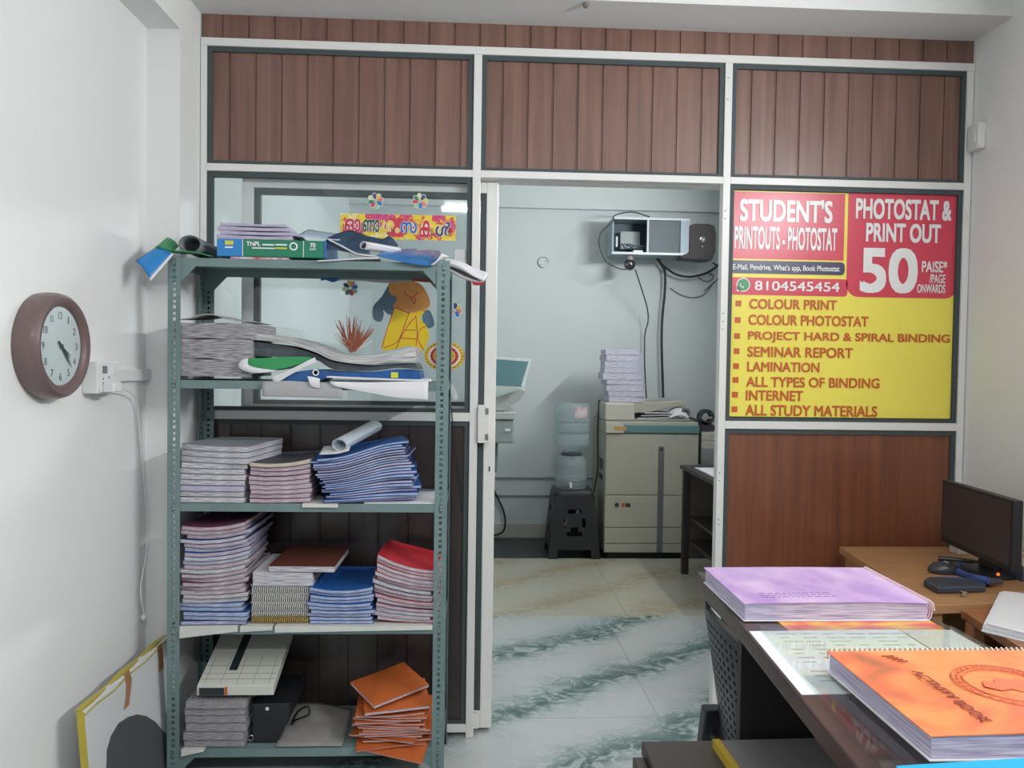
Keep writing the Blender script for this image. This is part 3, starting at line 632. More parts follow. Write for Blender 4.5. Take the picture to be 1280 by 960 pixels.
# grey rolled sheet
def roll(name, label, cat, p, q, r, mat, turns=1.6, squash=1., par=None, a0=0):
    p, q = Vector(p), Vector(q); d = (q-p).normalized(); s = d.cross(Vector((0, 0, 1))).normalized(); u3 = s.cross(d)
    fn = lambda u, v: p+(q-p)*v+(s*math.cos(a0+u*turns*2*math.pi)+u3*squash*math.sin(a0+u*turns*2*math.pi))*(r*(1-.16*u))
    o = MB().surf(fn, int(28*turns), 4).build(name, mat, par, solid=.0015, smooth=True, off=1)
    return tag(o, label, cat) if label else o
roll('rolled_sheet', 'dark grey rolled sheet with open end facing out on the top shelf', 'paper roll', (fx(238, 303, 2.56), 2.555, z+.042), (fx(268, 303, 2.80), 2.80, z+.040), .036, M('grey printed sheet', (118, 122, 126), .5), 1.7, .8)
# blue and green wrapper drooping over the left edge of the rack
def z1p(zx, zy, Y): return at(150+zx/4, 200+zy/4, Y=Y)
A = [z1p(*p) for p in ((235, 388, 2.62), (172, 442, 2.56), (78, 505, 2.50))]; Bp = [z1p(*p) for p in ((300, 440, 2.60), (265, 476, 2.545), (152, 606, 2.48))]
wr = thing('ream_wrapper', 'blue and green paper wrapper drooping off the left end of the top shelf', 'wrapper', A[2])
def lerp3(P, t): return P[0].lerp(P[1], t*2) if t < .5 else P[1].lerp(P[2], t*2-1)
def wfn(u, v, t0, t1): t = t0+(t1-t0)*v; return lerp3(A, t).lerp(lerp3(Bp, t), u)+Vector((0, 0, .008*math.sin(math.pi*u)))
MB().surf(lambda u, v: wfn(u*.9, v, 0, .5), 8, 6).build('green_half', M('ream green light', (52, 140, 92), .4), wr, solid=.002, smooth=True)
MB().surf(lambda u, v: wfn(u*.9, v, .5, 1), 8, 6).build('blue_half', RB, wr, solid=.002, smooth=True)
MB().surf(lambda u, v: wfn(.9+.1*u, v, .45, 1), 2, 8).build('white_edge', PAPER, wr, solid=.002, smooth=True)
ga, gb = z1p(180, 432, 2.556), z1p(455, 476, 2.565)
tag(MB().surf(lambda u, v: (ga.x+(gb.x-ga.x)*u, ga.y+.05*v-.01*math.sin(3*u), max(z+.001, ga.z+(z+.002-ga.z)*u-.012*v*(1-u)-.004*math.sin(6*u))+.004*v), 14, 4).build('green_strip', M('ream green light', (52, 140, 92), .4), solid=.003, smooth=True, off=1), 'folded green wrapper strip running along the front of the top shelf at the left', 'wrapper')
# navy folder tent, curled white sheet, flat white sheet, blue bag, drooping newspapers
def zz2(zx, zy, Y): return at(400+zx/6.4, 225+zy/6.4, Y=Y)
def poly_sheet(name, label, cat, rows, mat, th=.0018, par=None, n=6, off=0):
    """rows of control points -> smooth sheet"""
    R = [spline([Vector(p) for p in r], n) for r in rows]; k = len(R[0]); C = [spline([r[i] for r in R], n) for i in range(k)]; m_ = len(C[0])
    b = MB(); b.surf(lambda u, v: C[int(round(u*(k-1)))][int(round(v*(m_-1)))], k-1, m_-1)
    o = b.build(name, mat, par, solid=th, smooth=True, off=off)
    return tag(o, label, cat) if label else o
NAVYF = M('navy folder board', (44, 66, 90), .45)
poly_sheet('folder', 'navy blue folder tented over the papers in the middle of the top shelf', 'folder',
           [[zz2(45, 470, 2.60), zz2(150, 425, 2.62), zz2(250, 405, 2.64), zz2(370, 445, 2.64), zz2(420, 470, 2.62)], [zz2(50, 500, 2.58), zz2(130, 480, 2.59), zz2(210, 500, 2.60), zz2(300, 480, 2.60), zz2(400, 500, 2.6)], [zz2(60, 560, 2.57), zz2(130, 560, 2.575), zz2(210, 575, 2.58), zz2(300, 585, 2.58), zz2(400, 592, 2.59)]], NAVYF)
poly_sheet('folder', 'small dark blue folder corner rising behind the blue plastic wrapper', 'folder', [[zz2(390, 450, 2.7), zz2(500, 470, 2.7), zz2(560, 448, 2.7), zz2(625, 520, 2.7)], [zz2(390, 560, 2.69), zz2(500, 570, 2.69), zz2(560, 575, 2.69), zz2(625, 580, 2.69)]], NAVYF)
roll('curled_sheet', 'white sheet curled into a cone between the navy folder and the blue wrapper', 'paper', (zz2(345, 528, 2.575).x, 2.575, zz2(345, 528, 2.575).z+.002), (zz2(620, 560, 2.69).x, 2.69, zz2(600, 570, 2.69).z), .017, PAPER, 1.3, .75)
poly_sheet('curled_sheet', 'white curved sheet fanned out below the navy folder', 'paper', [[zz2(60, 470, 2.565), zz2(180, 530, 2.565), zz2(300, 590, 2.565), zz2(460, 612, 2.566)], [zz2(90, 500, 2.6), zz2(200, 555, 2.6), zz2(300, 598, 2.6), zz2(460, 618, 2.6)]], PAPER, .004)
poly_sheet('loose_sheet', 'flat white sheet projecting over the front edge of the top shelf', 'paper', [[zz2(-25, 648, 2.545), zz2(120, 640, 2.55), zz2(300, 628, 2.556), zz2(470, 622, 2.56)], [(fx(396, 322), 2.7, z+.003), (fx(420, 322), 2.7, z+.003), (fx(446, 322), 2.7, z+.003), (fx(474, 322), 2.7, z+.003)]], PAPER, .004)
BAG = M('blue glossy film', (26, 116, 186), .25, coat=.3, bump=.4, scale=(25, 25, 25))
poly_sheet('plastic_wrapper', 'bright blue glossy wrapper spread at the right of the top shelf', 'wrapper',
           [[zz2(455, 605, 2.56), zz2(600, 640, 2.548), zz2(760, 672, 2.54), zz2(890, 678, 2.54), zz2(960, 600, 2.55)], [zz2(500, 575, 2.62), zz2(620, 590, 2.62), zz2(760, 600, 2.62), zz2(880, 610, 2.62), zz2(965, 590, 2.62)], [zz2(520, 575, 2.72), zz2(730, 548, 2.72), zz2(790, 565, 2.72), zz2(880, 560, 2.72), zz2(960, 570, 2.72)]], BAG, .002)
poly_sheet('curled_sheet', 'white paper edge folded around the right end of the blue wrapper', 'paper', [[zz2(890, 680, 2.538), zz2(935, 645, 2.538), zz2(975, 588, 2.545)], [zz2(915, 682, 2.56), zz2(960, 640, 2.56), zz2(1030, 612, 2.56)]], PAPER, .003)
NEWS = M('newsprint', (188, 186, 186), .8, var=.35, scale=(60, 60, 60))
def zz6(zx, zy, Y): return at(540+zx/4, 200+zy/4, Y=Y)
nb = thing('newspaper', 'folded newspaper drooping off the right end of the top shelf', 'newspaper', zz6(60, 520, 2.6))
poly_sheet('upper_fold', None, None, [[zz6(55, 505, 2.60), zz6(140, 535, 2.585), zz6(200, 575, 2.57), zz6(262, 605, 2.56)], [zz6(60, 490, 2.74), zz6(150, 512, 2.74), zz6(215, 545, 2.72), zz6(280, 565, 2.70)]], PAPER, .004, nb)
poly_sheet('lower_fold', None, None, [[zz6(50, 535, 2.60), zz6(100, 560, 2.585), zz6(160, 590, 2.575), zz6(245, 618, 2.562)], [zz6(60, 525, 2.74), zz6(130, 545, 2.74), zz6(200, 575, 2.72), zz6(262, 598, 2.70)]], NEWS, .008, nb)
poly_sheet('red_end', None, None, [[zz6(200, 604, 2.560), zz6(225, 612, 2.557), zz6(258, 612, 2.555)], [zz6(205, 624, 2.562), zz6(230, 627, 2.56), zz6(262, 618, 2.558)]], cov('red', (200, 40, 52)), .003, nb)
poly_sheet('red_sheet', 'dull red sheet hanging under the right end of the top shelf', 'paper', [[zz6(-100, 590, 2.80), zz6(0, 596, 2.80), zz6(90, 600, 2.80)], [zz6(-98, 606, 2.80), zz6(0, 612, 2.80), zz6(90, 606, 2.80)]], cov('dull red', (150, 60, 64)), .003)
for nm, lab, x0, y0, x1, y1, mt in (('hanging_sheet', 'grey white sheet hanging behind the top shelf above the figure cut-out', 416, 338, 516, 353, M('dull paper', (170, 168, 170), .8)), ('hanging_folder', 'dark blue folder corner hanging behind the top shelf above a flower sticker', 402, 338, 424, 352, cov('blue', (30, 88, 160)))):
    p, q = at(x0, y0, Y=2.82), at(x1, y1, Y=2.82); yy = 2.82 if nm == 'hanging_sheet' else 2.81
    tag(MB().surf(lambda u, v: (p.x+(q.x-p.x)*u, yy+.004*math.sin(5*u), q.z+(1.728-q.z)*v+.004*math.sin(7*u)*(1-v)), 10, 3).build(nm, mt, solid=.002, smooth=True), lab, 'paper')
# ---- second shelf
z = SZ[1]+.001
for k, (a, b_, y0, y1, lab) in enumerate(((224, 316, 470.5, 449, 'lowest'), (223, 317, 448, 424, 'middle'), (219, 322, 423, 404, 'topmost'))):
    f0 = (lambda x, y, q=fz(270, y0): max(z, q)+.002*math.sin(40*x)*(0 if k == 0 else .3)); f1 = (lambda x, y, q=fz(270, y1): q+.0015*math.sin(31*x+k))
    tag(MB().slab(fx(a, 440), fx(b_, 440), YA, YBK-.03, f0, f1, 14, 3).build('newspaper_bundle', PG['grey'], smooth=True), f'{lab} grey newspaper bundle at the left of the second shelf', 'newspapers', 'grey newspaper bundles')
p0, p1 = fx(226, 400), fx(318, 405); zt = fz(270, 403)
tag(MB().surf(lambda u, v: (p0+(p1-p0)*u, 2.572+.22*v, zt+.003+.022*math.exp(-((u-.38)/.25)**2)*(1-.3*v)+.012*(1-u)*v), 16, 5).build('newspaper', NEWS, solid=.003, smooth=True, off=1), 'loose folded newspaper arched over the grey newspaper bundles', 'newspaper')
def n3(zx, zy, Y): return at(190+zx/5.333, 370+zy/5.333, Y=Y)
def n4(zx, zy, Y): return at(380+zx/5.333, 370+zy/5.333, Y=Y)
def thick(name, label, cat, top, bot, y1, mat, n=8):
    """front outlines (top and bottom polylines on the front plane) swept back to y1"""
    T, B = spline(top, n), spline(bot, n); rings = [[T[i], B[i], Vector((B[i].x, y1, B[i].z)), Vector((T[i].x, y1, T[i].z))] for i in range(len(T))]
    b = MB(); n0 = 0; b.loft(rings)
    for i in range(len(rings)-1): b.uv[i*4] = ((i/20, 1), (i/20, 0), ((i+1)/20, 0), ((i+1)/20, 1))
    return tag(b.build(name, mat, smooth=True), label, cat)
thick('newspaper_bundle', 'long sagging newspaper bundle across the middle of the second shelf', 'newspapers', [n3(640, 245, 2.57), n3(880, 268, 2.565), n3(1080, 320, 2.56), n4(200, 378, 2.555), n4(420, 400, 2.555), n4(600, 368, 2.56), n4(745, 340, 2.565)],
      [n3(660, 290, 2.57), n3(880, 312, 2.565), n3(1080, 372, 2.56), n4(200, 430, 2.555), n4(420, 455, 2.555), n4(600, 440, 2.56), n4(745, 436, 2.565)], 2.80, pages_mat('newspaper layers', (206, 204, 202), (140, 140, 144), 7))
DKP = M('dark printed sheets', (86, 94, 102), .5, var=.4, scale=(30, 30, 60))
thick('paper_bundle', 'dark crumpled printed sheets under the sagging newspaper bundle', 'papers', [n3(650, 300, 2.59), n3(880, 330, 2.59), n3(1080, 385, 2.585), n4(200, 440, 2.58), n4(420, 462, 2.58), n4(600, 450, 2.585), n4(740, 446, 2.59)],
      [n3(640, 398, 2.59), n3(880, 410, 2.59), n3(1080, 420, 2.585), n4(200, 490, 2.58), n4(420, 500, 2.58), n4(600, 480, 2.585), n4(770, 490, 2.59)], 2.80, DKP)
thick('folder', 'bright green folder poking out beside the newspaper bundles on the second shelf', 'folder', [n3(610, 418, 2.556), n3(760, 412, 2.554), n3(930, 405, 2.554), n3(1060, 405, 2.556)], [n3(650, 500, 2.556), n3(760, 500, 2.554), n3(930, 470, 2.554), n3(1055, 425, 2.556)], 2.70, M('folder green', (48, 146, 86), .4))
poly_sheet('curled_sheet', 'white sheet curling up in front of the green folder', 'paper', [[n3(790, 545, 2.548), n3(900, 500, 2.546), n3(1010, 445, 2.546), n3(1085, 408, 2.55)], [n3(825, 585, 2.55), n3(930, 522, 2.548), n3(1030, 468, 2.548), n3(1100, 440, 2.555)]], PAPER, .003)
poly_sheet('curled_sheet', 'crumpled white sheet at the left end of the green folder', 'paper', [[n3(575, 455, 2.555), n3(600, 425, 2.55), n3(640, 415, 2.55)], [n3(590, 485, 2.55), n3(630, 480, 2.545), n3(660, 470, 2.55)], [n3(665, 515, 2.55), n3(740, 512, 2.548), n3(860, 500, 2.55)]], PAPER, .003)
thick('plastic_wrapper', 'crumpled blue wrapper lying along the front of the second shelf', 'wrapper', [n3(880, 520, 2.565), n3(1080, 490, 2.56), n4(200, 505, 2.56), n4(420, 508, 2.56), n4(600, 492, 2.56), n4(770, 500, 2.565)],
      [n3(860, 565, 2.565), n3(1080, 572, 2.56), n4(200, 540, 2.56), n4(420, 545, 2.56), n4(600, 552, 2.56), n4(780, 555, 2.565)], 2.75, M('wrapper blue', (32, 88, 156), .35, var=.3, scale=(30, 30, 30)))
a, b = n4(580, 508, 2.5575), n4(628, 546, 2.5575); tag(MB().box(a.x, b.x, 2.5565, 2.5575, b.z, a.z).build('yellow_label', M('label yellow', (206, 206, 70), .5)), 'small yellow and white label on the blue wrapper of the second shelf', 'label')
c = n3(1092, 510, 2.5575); tag(MB().lathe([(.011, 0), (.011, -.001), (.007, -.001), (.007, 0)], (c.x, 2.557, c.z), 20, 'y').build('round_badge', STW), 'small round white badge printed on the blue wrapper of the second shelf', 'label')
def hang(lab, pts_top, pts_bot, mat=PAPER, nm='hanging_sheet', th=.002): poly_sheet(nm, lab, 'paper', [pts_top, [(t+b_)/2+Vector((0, -.004, 0)) for t, b_ in zip(pts_top, pts_bot)], pts_bot], mat, th)
hang('off white sheet hanging over the front edge of the second shelf at the left', [n3(735, 570, 2.552), n3(900, 566, 2.552), n3(1080, 575, 2.552), n3(1270, 590, 2.552)], [n3(735, 668, 2.55), n3(900, 672, 2.55), n3(1080, 676, 2.55), n3(1270, 682, 2.55)], M('dull paper', (186, 182, 180), .8))
hang('white torn sheet hanging over the front edge of the second shelf at the right', [n4(170, 570, 2.546), n4(400, 575, 2.546), n4(600, 572, 2.546), n4(830, 566, 2.548)], [n4(190, 600, 2.542), n4(400, 640, 2.540), n4(620, 680, 2.540), n4(826, 692, 2.544)], PAPER)
hang('small torn white flap hanging from the blue wrapper of the second shelf', [n3(1035, 535, 2.545), n3(1075, 540, 2.545), n3(1120, 552, 2.545)], [n3(1060, 600, 2.542), n3(1090, 612, 2.542), n3(1118, 612, 2.542)], PAPER)
poly_sheet('newspaper', 'thin white and red newspaper edge on top of the blue wrapper of the second shelf', 'newspaper', [[n4(150, 540, 2.55), n4(330, 548, 2.55), n4(520, 556, 2.55), n4(700, 562, 2.552), n4(850, 565, 2.555)], [n4(150, 530, 2.62), n4(330, 536, 2.62), n4(520, 544, 2.62), n4(700, 552, 2.62), n4(850, 556, 2.62)]], PAPER, .006)
# tassel and wire hanging in front of the window, right of the rack
ts = MB()
for k in range(5):
    ts.tube(spline([n4(930+k*5, 555, 2.86), n4(965+k*6, 600, 2.862), n4(985+k*8, 650, 2.864), n4(1000+k*6, 690, 2.866)], 4), .0016, 5)
tag(ts.build('tassel', PAPER), 'white plastic tassel hanging behind the right post of the rack', 'tassel')
tag(MB().tube(spline([n4(958, 580, 2.87), n4(970, 660, 2.872), n4(985, 780, 2.874), at(568, 560, Y=2.876), at(573, 600, Y=2.88), at(577, 640, Y=2.884)], 5), .0022, 6).build('hanging_wire', BLACK), 'thin black wire hanging down the partition right of the rack', 'wire')
# ---- third shelf extras: paper roll, flat papers
p, q = at(424, 561, Y=2.59), at(470, 536, Y=2.83)
ROLLP = M('silvery paper', (186, 196, 206), .5)
rp = roll('rolled_sheet', 'silvery white paper roll lying across the blue booklets on the third shelf', 'paper roll', p+Vector((0, 0, .012)), Vector((q.x, 2.80, q.z+.012)), .029, ROLLP, 1.5, .75)
poly_sheet('loose_sheet', 'flat sheet tail lying under the paper roll on the third shelf', 'paper', [[at(399, 568, Y=2.57), at(420, 567, Y=2.57), at(436, 563, Y=2.57)], [at(405, 558, Y=2.68), at(425, 556, Y=2.68), at(440, 552, Y=2.68)]], PAPER, .003)
tag(MB().slab(fx(456, 627), fx(543, 627), YA-.004, 2.80, lambda x, y: SZ[2]+.001, lambda x, y: SZ[2]+.0045, 4, 3).build('loose_sheet', M('printed white sheet', (214, 212, 216), .7, var=.12, scale=(60, 60, 60))), 'white printed papers lying flat at the right end of the third shelf', 'paper')
# ---- liners over the shelf edges
def liner(lab, x0, x1, zs_, dl, dr, yb=2.70):
    zt = zs_+.0012
    def fn(u, v):
        x = x0+(x1-x0)*u; d = dl+(dr-dl)*u
        if v < .5: return (x, yb+(2.5575-yb)*v*2, zt+.001)
        return (x, 2.556-.004*(v-.5), zt-d*(v-.5)*2)
    tag(MB().surf(fn, 6, 8).build('shelf_liner', M('old shelf paper', (206, 206, 200), .8, var=.06, scale=(10, 10, 10)), solid=.0012), lab, 'paper')
liner('white lining sheet folded over the left front edge of the fourth shelf', fx(228, 785), fx(300, 785), SZ[3], .038, .016)
liner('white lining sheet folded over the middle front edge of the fourth shelf', fx(303, 785), fx(343, 785), SZ[3], .018, .012)
liner('white lining sheet folded over the right front edge of the fourth shelf', fx(346, 785), fx(541, 785), SZ[3], .020, .012)
liner('white lining sheet folded over the left front edge of the lowest shelf', fx(230, 938), fx(258, 938), SZ[4], .020, .004)
liner('cream lining strip folded over the front edge of the third shelf', fx(380, 632), fx(424, 632), SZ[2], .012, .012)
# ---- lowest shelf
z = SZ[4]+.003
pile('paper_bundle', 'papers', 'grey bundles on the lowest shelf', 6, fx(232, 905), fx(308, 905), YA, YBK-.02, z, fz(270, 874), lambda u: .4*u*u, lambda t: .006*t, None, lambda k: PG['grey'], 'in the stack under the white box file', 'grey paper bundle', .005, .02)
zt = fz(270, 870)+.004
xa, xb_ = fx(247, 860), fx(343, 860)
bx = thing('box_file', 'white box file with a dark slot tilted on the grey bundles of the lowest shelf', 'box file', (-.9, 2.7, zt))
rise = lambda y: .36*(y-2.57)
BXM = M('box file white', (206, 206, 196), .6)
MB().slab(xa, xb_, 2.572, 2.84, lambda x, y: zt+rise(y), lambda x, y: zt+.033+rise(y), 2, 2).build('case', BXM, bx, bevel=.002)
c0 = xa+(xb_-xa)*.33; MB().slab(c0, c0+.028, 2.64, 2.838, lambda x, y: zt+.0335+rise(y), lambda x, y: zt+.0345+rise(y), 1, 1).build('slot', M('dark slot', (40, 48, 50), .5), bx)
MB().box(xa+.008, xa+.09, 2.5705, 2.572, zt+.003, zt+.027).build('opening', M('dark slot', (40, 48, 50), .5), bx)
MB().box(xa+.092, xa+.1, 2.570, 2.572, zt+.001, zt+.03).build('orange_mark', CO, bx)
mb = MB()
for i in range(5): xx = xa+(xb_-xa)*(.08+.21*i); mb.slab(xx, xx+.0012, 2.58, 2.70, lambda x, y: zt+.0332+rise(y), lambda x, y: zt+.0338+rise(y), 1, 1)
for yy in (2.60, 2.625, 2.66): mb.slab(xa+.005, xb_-.005, yy, yy+.0012, lambda x, y: zt+.0332+rise(y), lambda x, y: zt+.0338+rise(y), 1, 1)
mb.build('printed_lines', M('thin dark ink', (120, 120, 116), .6), bx)
bf = thing('document_box', 'black box file standing on the lowest shelf beside the grey bundles', 'box file', (fx(330, 900), 2.7, z))
x0, x1, x2 = fx(313, 905), fx(347, 925, 2.6), fx(362, 900, 2.6)
MB().prism([(x0, z), (x1, z), (x2, fz(362, 895, 2.6)), (x2, fz(345, 879, 2.6)), (x0, fz(315, 880, 2.6))], 2.60, 2.84, 'y').build('case', M('black board', (30, 33, 36), .5), bf, bevel=.003)
c = at(334, 886, Y=2.599); MB().box(c.x-.005, c.x+.005, 2.598, 2.6, c.z-.005, c.z+.005).build('sticker_spot', STW, bf)
c = at(311, 924, Y=2.597); MB().tube([(c.x+.006+.009*math.cos(a*math.pi/8), 2.597, c.z+.004+.009*math.sin(a*math.pi/8)) for a in range(17)], .0018, 6).build('finger_ring', STEEL, bf)
poly_sheet('flat_sheet', 'large grey wrapping sheet lying on the lowest shelf beside the orange notebooks', 'paper', [[(fx(346, 934), 2.566, z+.002), (fx(395, 934), 2.566, z+.003), (fx(428, 934), 2.566, z+.002)], [(fx(352, 910, 2.7), 2.70, z+.016), (fx(395, 910, 2.7), 2.70, z+.024), (fx(435, 910, 2.7), 2.70, z+.006)], [(fx(362, 885, 2.83), 2.83, z+.03), (fx(400, 885, 2.83), 2.83, z+.03), (fx(440, 890, 2.83), 2.83, z+.006)]], M('grey wrapping paper', (150, 147, 144), .6, var=.2, scale=(14, 14, 14)), .003)
tag(MB().tube(spline([at(364, 905, Y=2.7), at(372, 890, Y=2.68), at(384, 883, Y=2.66), at(386, 893, Y=2.65), at(370, 900, Y=2.66), at(364, 905, Y=2.69)], 5), .004, 6).build('elastic_strap', BLACK), 'black looped strap beside the black box file on the lowest shelf', 'strap')
ox0, ox1 = fx(448, 900), fx(534, 900)
ztop = fz(490, 881)
osh = lambda u: .6*u*u+.2*u
oc = pile('notebook', 'notebook', 'orange notebooks on the lowest shelf', 13, ox0, ox1, YA, YA+.17, z+.012, fz(490, 892), osh, lambda t: .001+.008*t, lambda k: CO, lambda k: PG['pink'] if k % 2 else PG['white'], 'in the fanned pile above the drooping pair', 'orange notebook', .018, .2, lambda t: -.12+.2*t, None, .001)
zq = fz(490, 892)+.016
for k, (lab, cx, cy, wx, wy, r, dz) in enumerate((('orange notebook turned slightly left just below the diamond-laid one', fx(492, 880), YA+.082, .22, .17, .18, 0), ('uppermost orange notebook laid cornerwise like a diamond on its pile', fx(487, 860, 2.68), YA+.115, .215, .175, .62, .022))):
    f0 = (lambda x, y, q=zq+dz: q+.16*(y-2.6)); f1 = (lambda x, y, q=zq+dz+.010: q+.16*(y-2.6))
    nbk = booklet('notebook', lab, 'notebook', 'orange notebooks on the lowest shelf', cx-wx/2, cx+wx/2, cy-wy/2, cy+wy/2, f0, f1, PG['white'], CO, r, .001, 3)

for k, (lab, dx, r_, y0) in enumerate((('bottommost orange notebook, drooping over the front edge of the lowest shelf', .012, -.22, YA-.045), ('orange notebook just above the bottommost one, its corner past the shelf edge', -.012, .12, YA-.02))):
    q0 = z+.0008+.0055*k; dr = lambda y: -.55*max(0, 2.554-y)
    booklet('notebook', lab, 'notebook', 'orange notebooks on the lowest shelf', ox0+dx, ox1+dx, y0, y0+.19, lambda x, y, q=q0: q+dr(y), lambda x, y, q=q0: q+.0048+dr(y), PG['white'], CO, r_, .001, 6)
# ------------------------------------------------------------------ left wall: clock, switch box, leaning board
cf = at(79.7, 432.8, X=XW+.055); CY, CZ = cf.y, cf.z
rf = 50.6/FPX*cf.dot(FWD)*.985
ck = thing('wall_clock', 'round brown rimmed white wall clock on the left wall', 'clock', (XW, CY, CZ))
k = rf/.112
MB().lathe([(.150*k, .001), (.153*k, .02), (.152*k, .038), (.147*k, .054), (.138*k, .062), (.128*k, .061), (.118*k, .056), (.113*k, .048), (.113*k, .044), (.02, .044)], (XW, CY, CZ), 64, 'x').build('rim', M('clock brown rim', (110, 90, 89), .4, coat=.2), ck, smooth=True)
MB().lathe([(.1125*k, .0445), (.1125*k, .046)], (XW, CY, CZ), 48, 'x').build('dial', M('clock dial', (226, 232, 233), .5), ck)
INK = M('clock grey ink', (96, 110, 112), .5)
FXc = XW+.0462
for h in range(1, 13):
    a = math.radians(90-30*h); rr = .088*k; s = str(h); wv, hv = (.005 if h == 1 else .012 if h == 11 else .013 if h < 10 else .02)*k, .021*k
    # seen from the room, the right of the dial points to +Y
    text(s, INK, ck, (FXc, CY+rr*math.cos(a)-wv/2, CZ+rr*math.sin(a)-hv/2), (0, 1, 0), (0, 0, 1), wv, hv, .0006, 0, 'numeral')
def hand(nm, ang, L, wd):
    a = math.radians(ang); d = Vector((0, math.cos(a), math.sin(a))); n = Vector((0, -d.z, d.y)); c = Vector((FXc+.003, CY, CZ))
    b = MB(); P = [c-d*.02*k+n*wd*.5, c-d*.02*k-n*wd*.5, c+d*L*.6-n*wd, c+d*L, c+d*L*.6+n*wd]; b.loft([P, [p+Vector((.001, 0, 0)) for p in P]]); b.build(nm, M('clock hand', (70, 84, 88), .4), ck)
hand('hour_hand', -38, .058*k, .005*k); hand('minute_hand', -48, .082*k, .0035*k); hand('second_hand', -28, .06*k, .0012)
MB().lathe([(.006, 0), (.006, .006)], (FXc, CY, CZ), 16, 'x').build('hub', M('clock hand', (70, 84, 88), .4), ck)
MB().lathe([(rf*1.01, .05), (rf*.6, .0535), (.001, .055)], (XW, CY, CZ), 48, 'x').build('cover_glass', glass_mat('clear glass'), ck, smooth=True)
# switch box
SBX = M('switch box white', (226, 227, 226), .45)
q0, q1 = at(122, 452, X=XW+.045), at(149, 490, X=XW+.045)
by0, by1, bz0, bz1 = q0.y, q1.y, q1.z, q0.z
sb = thing('switch_box', 'white surface mounted switch box with a socket on the left wall below the clock', 'switch box', (XW, by0, bz0))
MB().box(XW+.0005, XW+.045, by0, by1, bz0, bz1).build('box', SBX, sb, bevel=.003)
MB().box(XW+.045, XW+.049, by0+.004, by1-.004, bz0+.004, bz1-.004).build('face_plate', SBX, sb, bevel=.001)
ym = (by0+by1)/2; zm = (bz0+bz1)/2
MB().box(XW+.049, XW+.052, by0+.02, by0+.045, zm+.012, zm+.034).build('switch', M('switch grey', (120, 126, 128), .4), sb, bevel=.001)
MB().box(XW+.049, XW+.053, ym+.012, ym+.045, zm+.008, zm+.036).build('switch', SBX, sb, bevel=.001)
mb = MB()
for dy, dz in ((.025, -.004), (.025, -.016), (.06, .0)): mb.lathe([(.003, 0), (.003, .0012)], (XW+.0485, by0+dy, zm+dz), 10, 'x')
mb.build('socket_holes', BLACK, sb)
pg = thing('plug', 'white plug with its lead in the lower socket of the left wall switch box', 'plug', (XW+.05, by0+.03, bz0+.01))
MB().box(XW+.0495, XW+.082, by0+.02, by0+.075, bz0+.004, bz0+.032).build('plug_body', SBX, pg, bevel=.004)
MB().lathe([(.012, 0), (.008, .02), (.004, .03)], (XW+.066, by0+.075, bz0+.018), 12, 'y').build('strain_relief', SBX, pg)
yy0 = by0+.105
MB().tube(spline([(XW+.066, yy0, bz0+.018), (XW+.05, yy0+.03, bz0+.012), at(170, 500, X=XW+.02), at(176, 560, X=XW+.014), at(182, 625, X=XW+.012), at(184, 680, X=XW+.014), at(176, 735, X=XW+.016), at(180, 768, X=XW+.02)], 8), .0022, 8).build('lead', SBX, pg, smooth=True)
e = at(180, 768, X=XW+.02); MB().lathe([(.004, 0), (.008, -.004), (.009, -.012), (.005, -.02)], (e.x, e.y, e.z), 12).build('lead_end', SBX, pg)
c0, c1 = at(149, 462, X=XW+.012), at(188, 475, X=XW+.012)
MB().prism([(XW+.001, c1.z), (XW+.018, c1.z), (XW+.018, c0.z), (XW+.001, c0.z)], by1+.001, c1.y, 'y').build('cable_duct', SBX, bevel=.002)
tag(bpy.data.objects['cable_duct'], 'short white cable duct running from the switch box along the left wall', 'cable duct')
# leaning white board with gold edge and brown tape
BT = Vector((-1.045, 2.115, .470)); bt1 = at(215, 797, X=-1.045)
lb = thing('display_board', 'white board with a gold foil edge leaning on the left wall beside the rack', 'board', (-1.05, 2.4, 0))
y0, y1, zt = 2.112, 2.698, .468
BRD = M('board white', (212, 214, 214), .6, var=.05)
def bx_(z): return -1.045+.035*(1-z/zt)       # outer face leans
b = MB(); b.prism([(bx_(0)-.02, 0), (bx_(0), 0), (bx_(zt), zt), (bx_(zt)-.02, zt)], y0, y1, 'y'); b.build('board', BRD, lb, bevel=.001)
GLDF = M('gold foil', (196, 176, 70), .3, metal=.4, bump=.4, scale=(40, 40, 40))
b = MB(); b.surf(lambda u, v: (bx_(zt)-.026+.03*v, y0-.002+(y1-y0+.002)*u, zt+.002+.003*math.sin(17*u)-.012*(v if v > .7 else 0)), 24, 4); b.build('gold_edge', GLDF, lb, solid=.0015)
b = MB(); b.surf(lambda u, v: (bx_(zt-.3*u)-.022+.02*v, y0-.002, zt-.28*u), 12, 2); b.build('gold_edge', GLDF, lb, solid=.0015)
AP = [at(*p_, X=-1.036) for p_ in ((130, 960), (132, 938), (138, 920), (148, 904), (160, 896), (170, 893), (180, 895), (190, 902), (203, 920), (216, 938), (231, 958))]
AP = [(p_.y, p_.z) for p_ in AP if p_.z > .02]
AP = [(AP[0][0]-.005, .0)]+AP+[(min(AP[-1][0]+.02, 2.695), .0)]
AP = [(min(y_, 2.695), z_) for y_, z_ in AP]
b = MB(); b.loft([[(bx_(z_)+.0005, y_, z_) for y_, z_ in AP], [(bx_(z_)+.0025, y_, z_) for y_, z_ in AP]]); b.build('dark_arch', M('dark grey print', (78, 82, 82), .6), lb)
TAPE = M('brown tape', (166, 118, 88), .5)
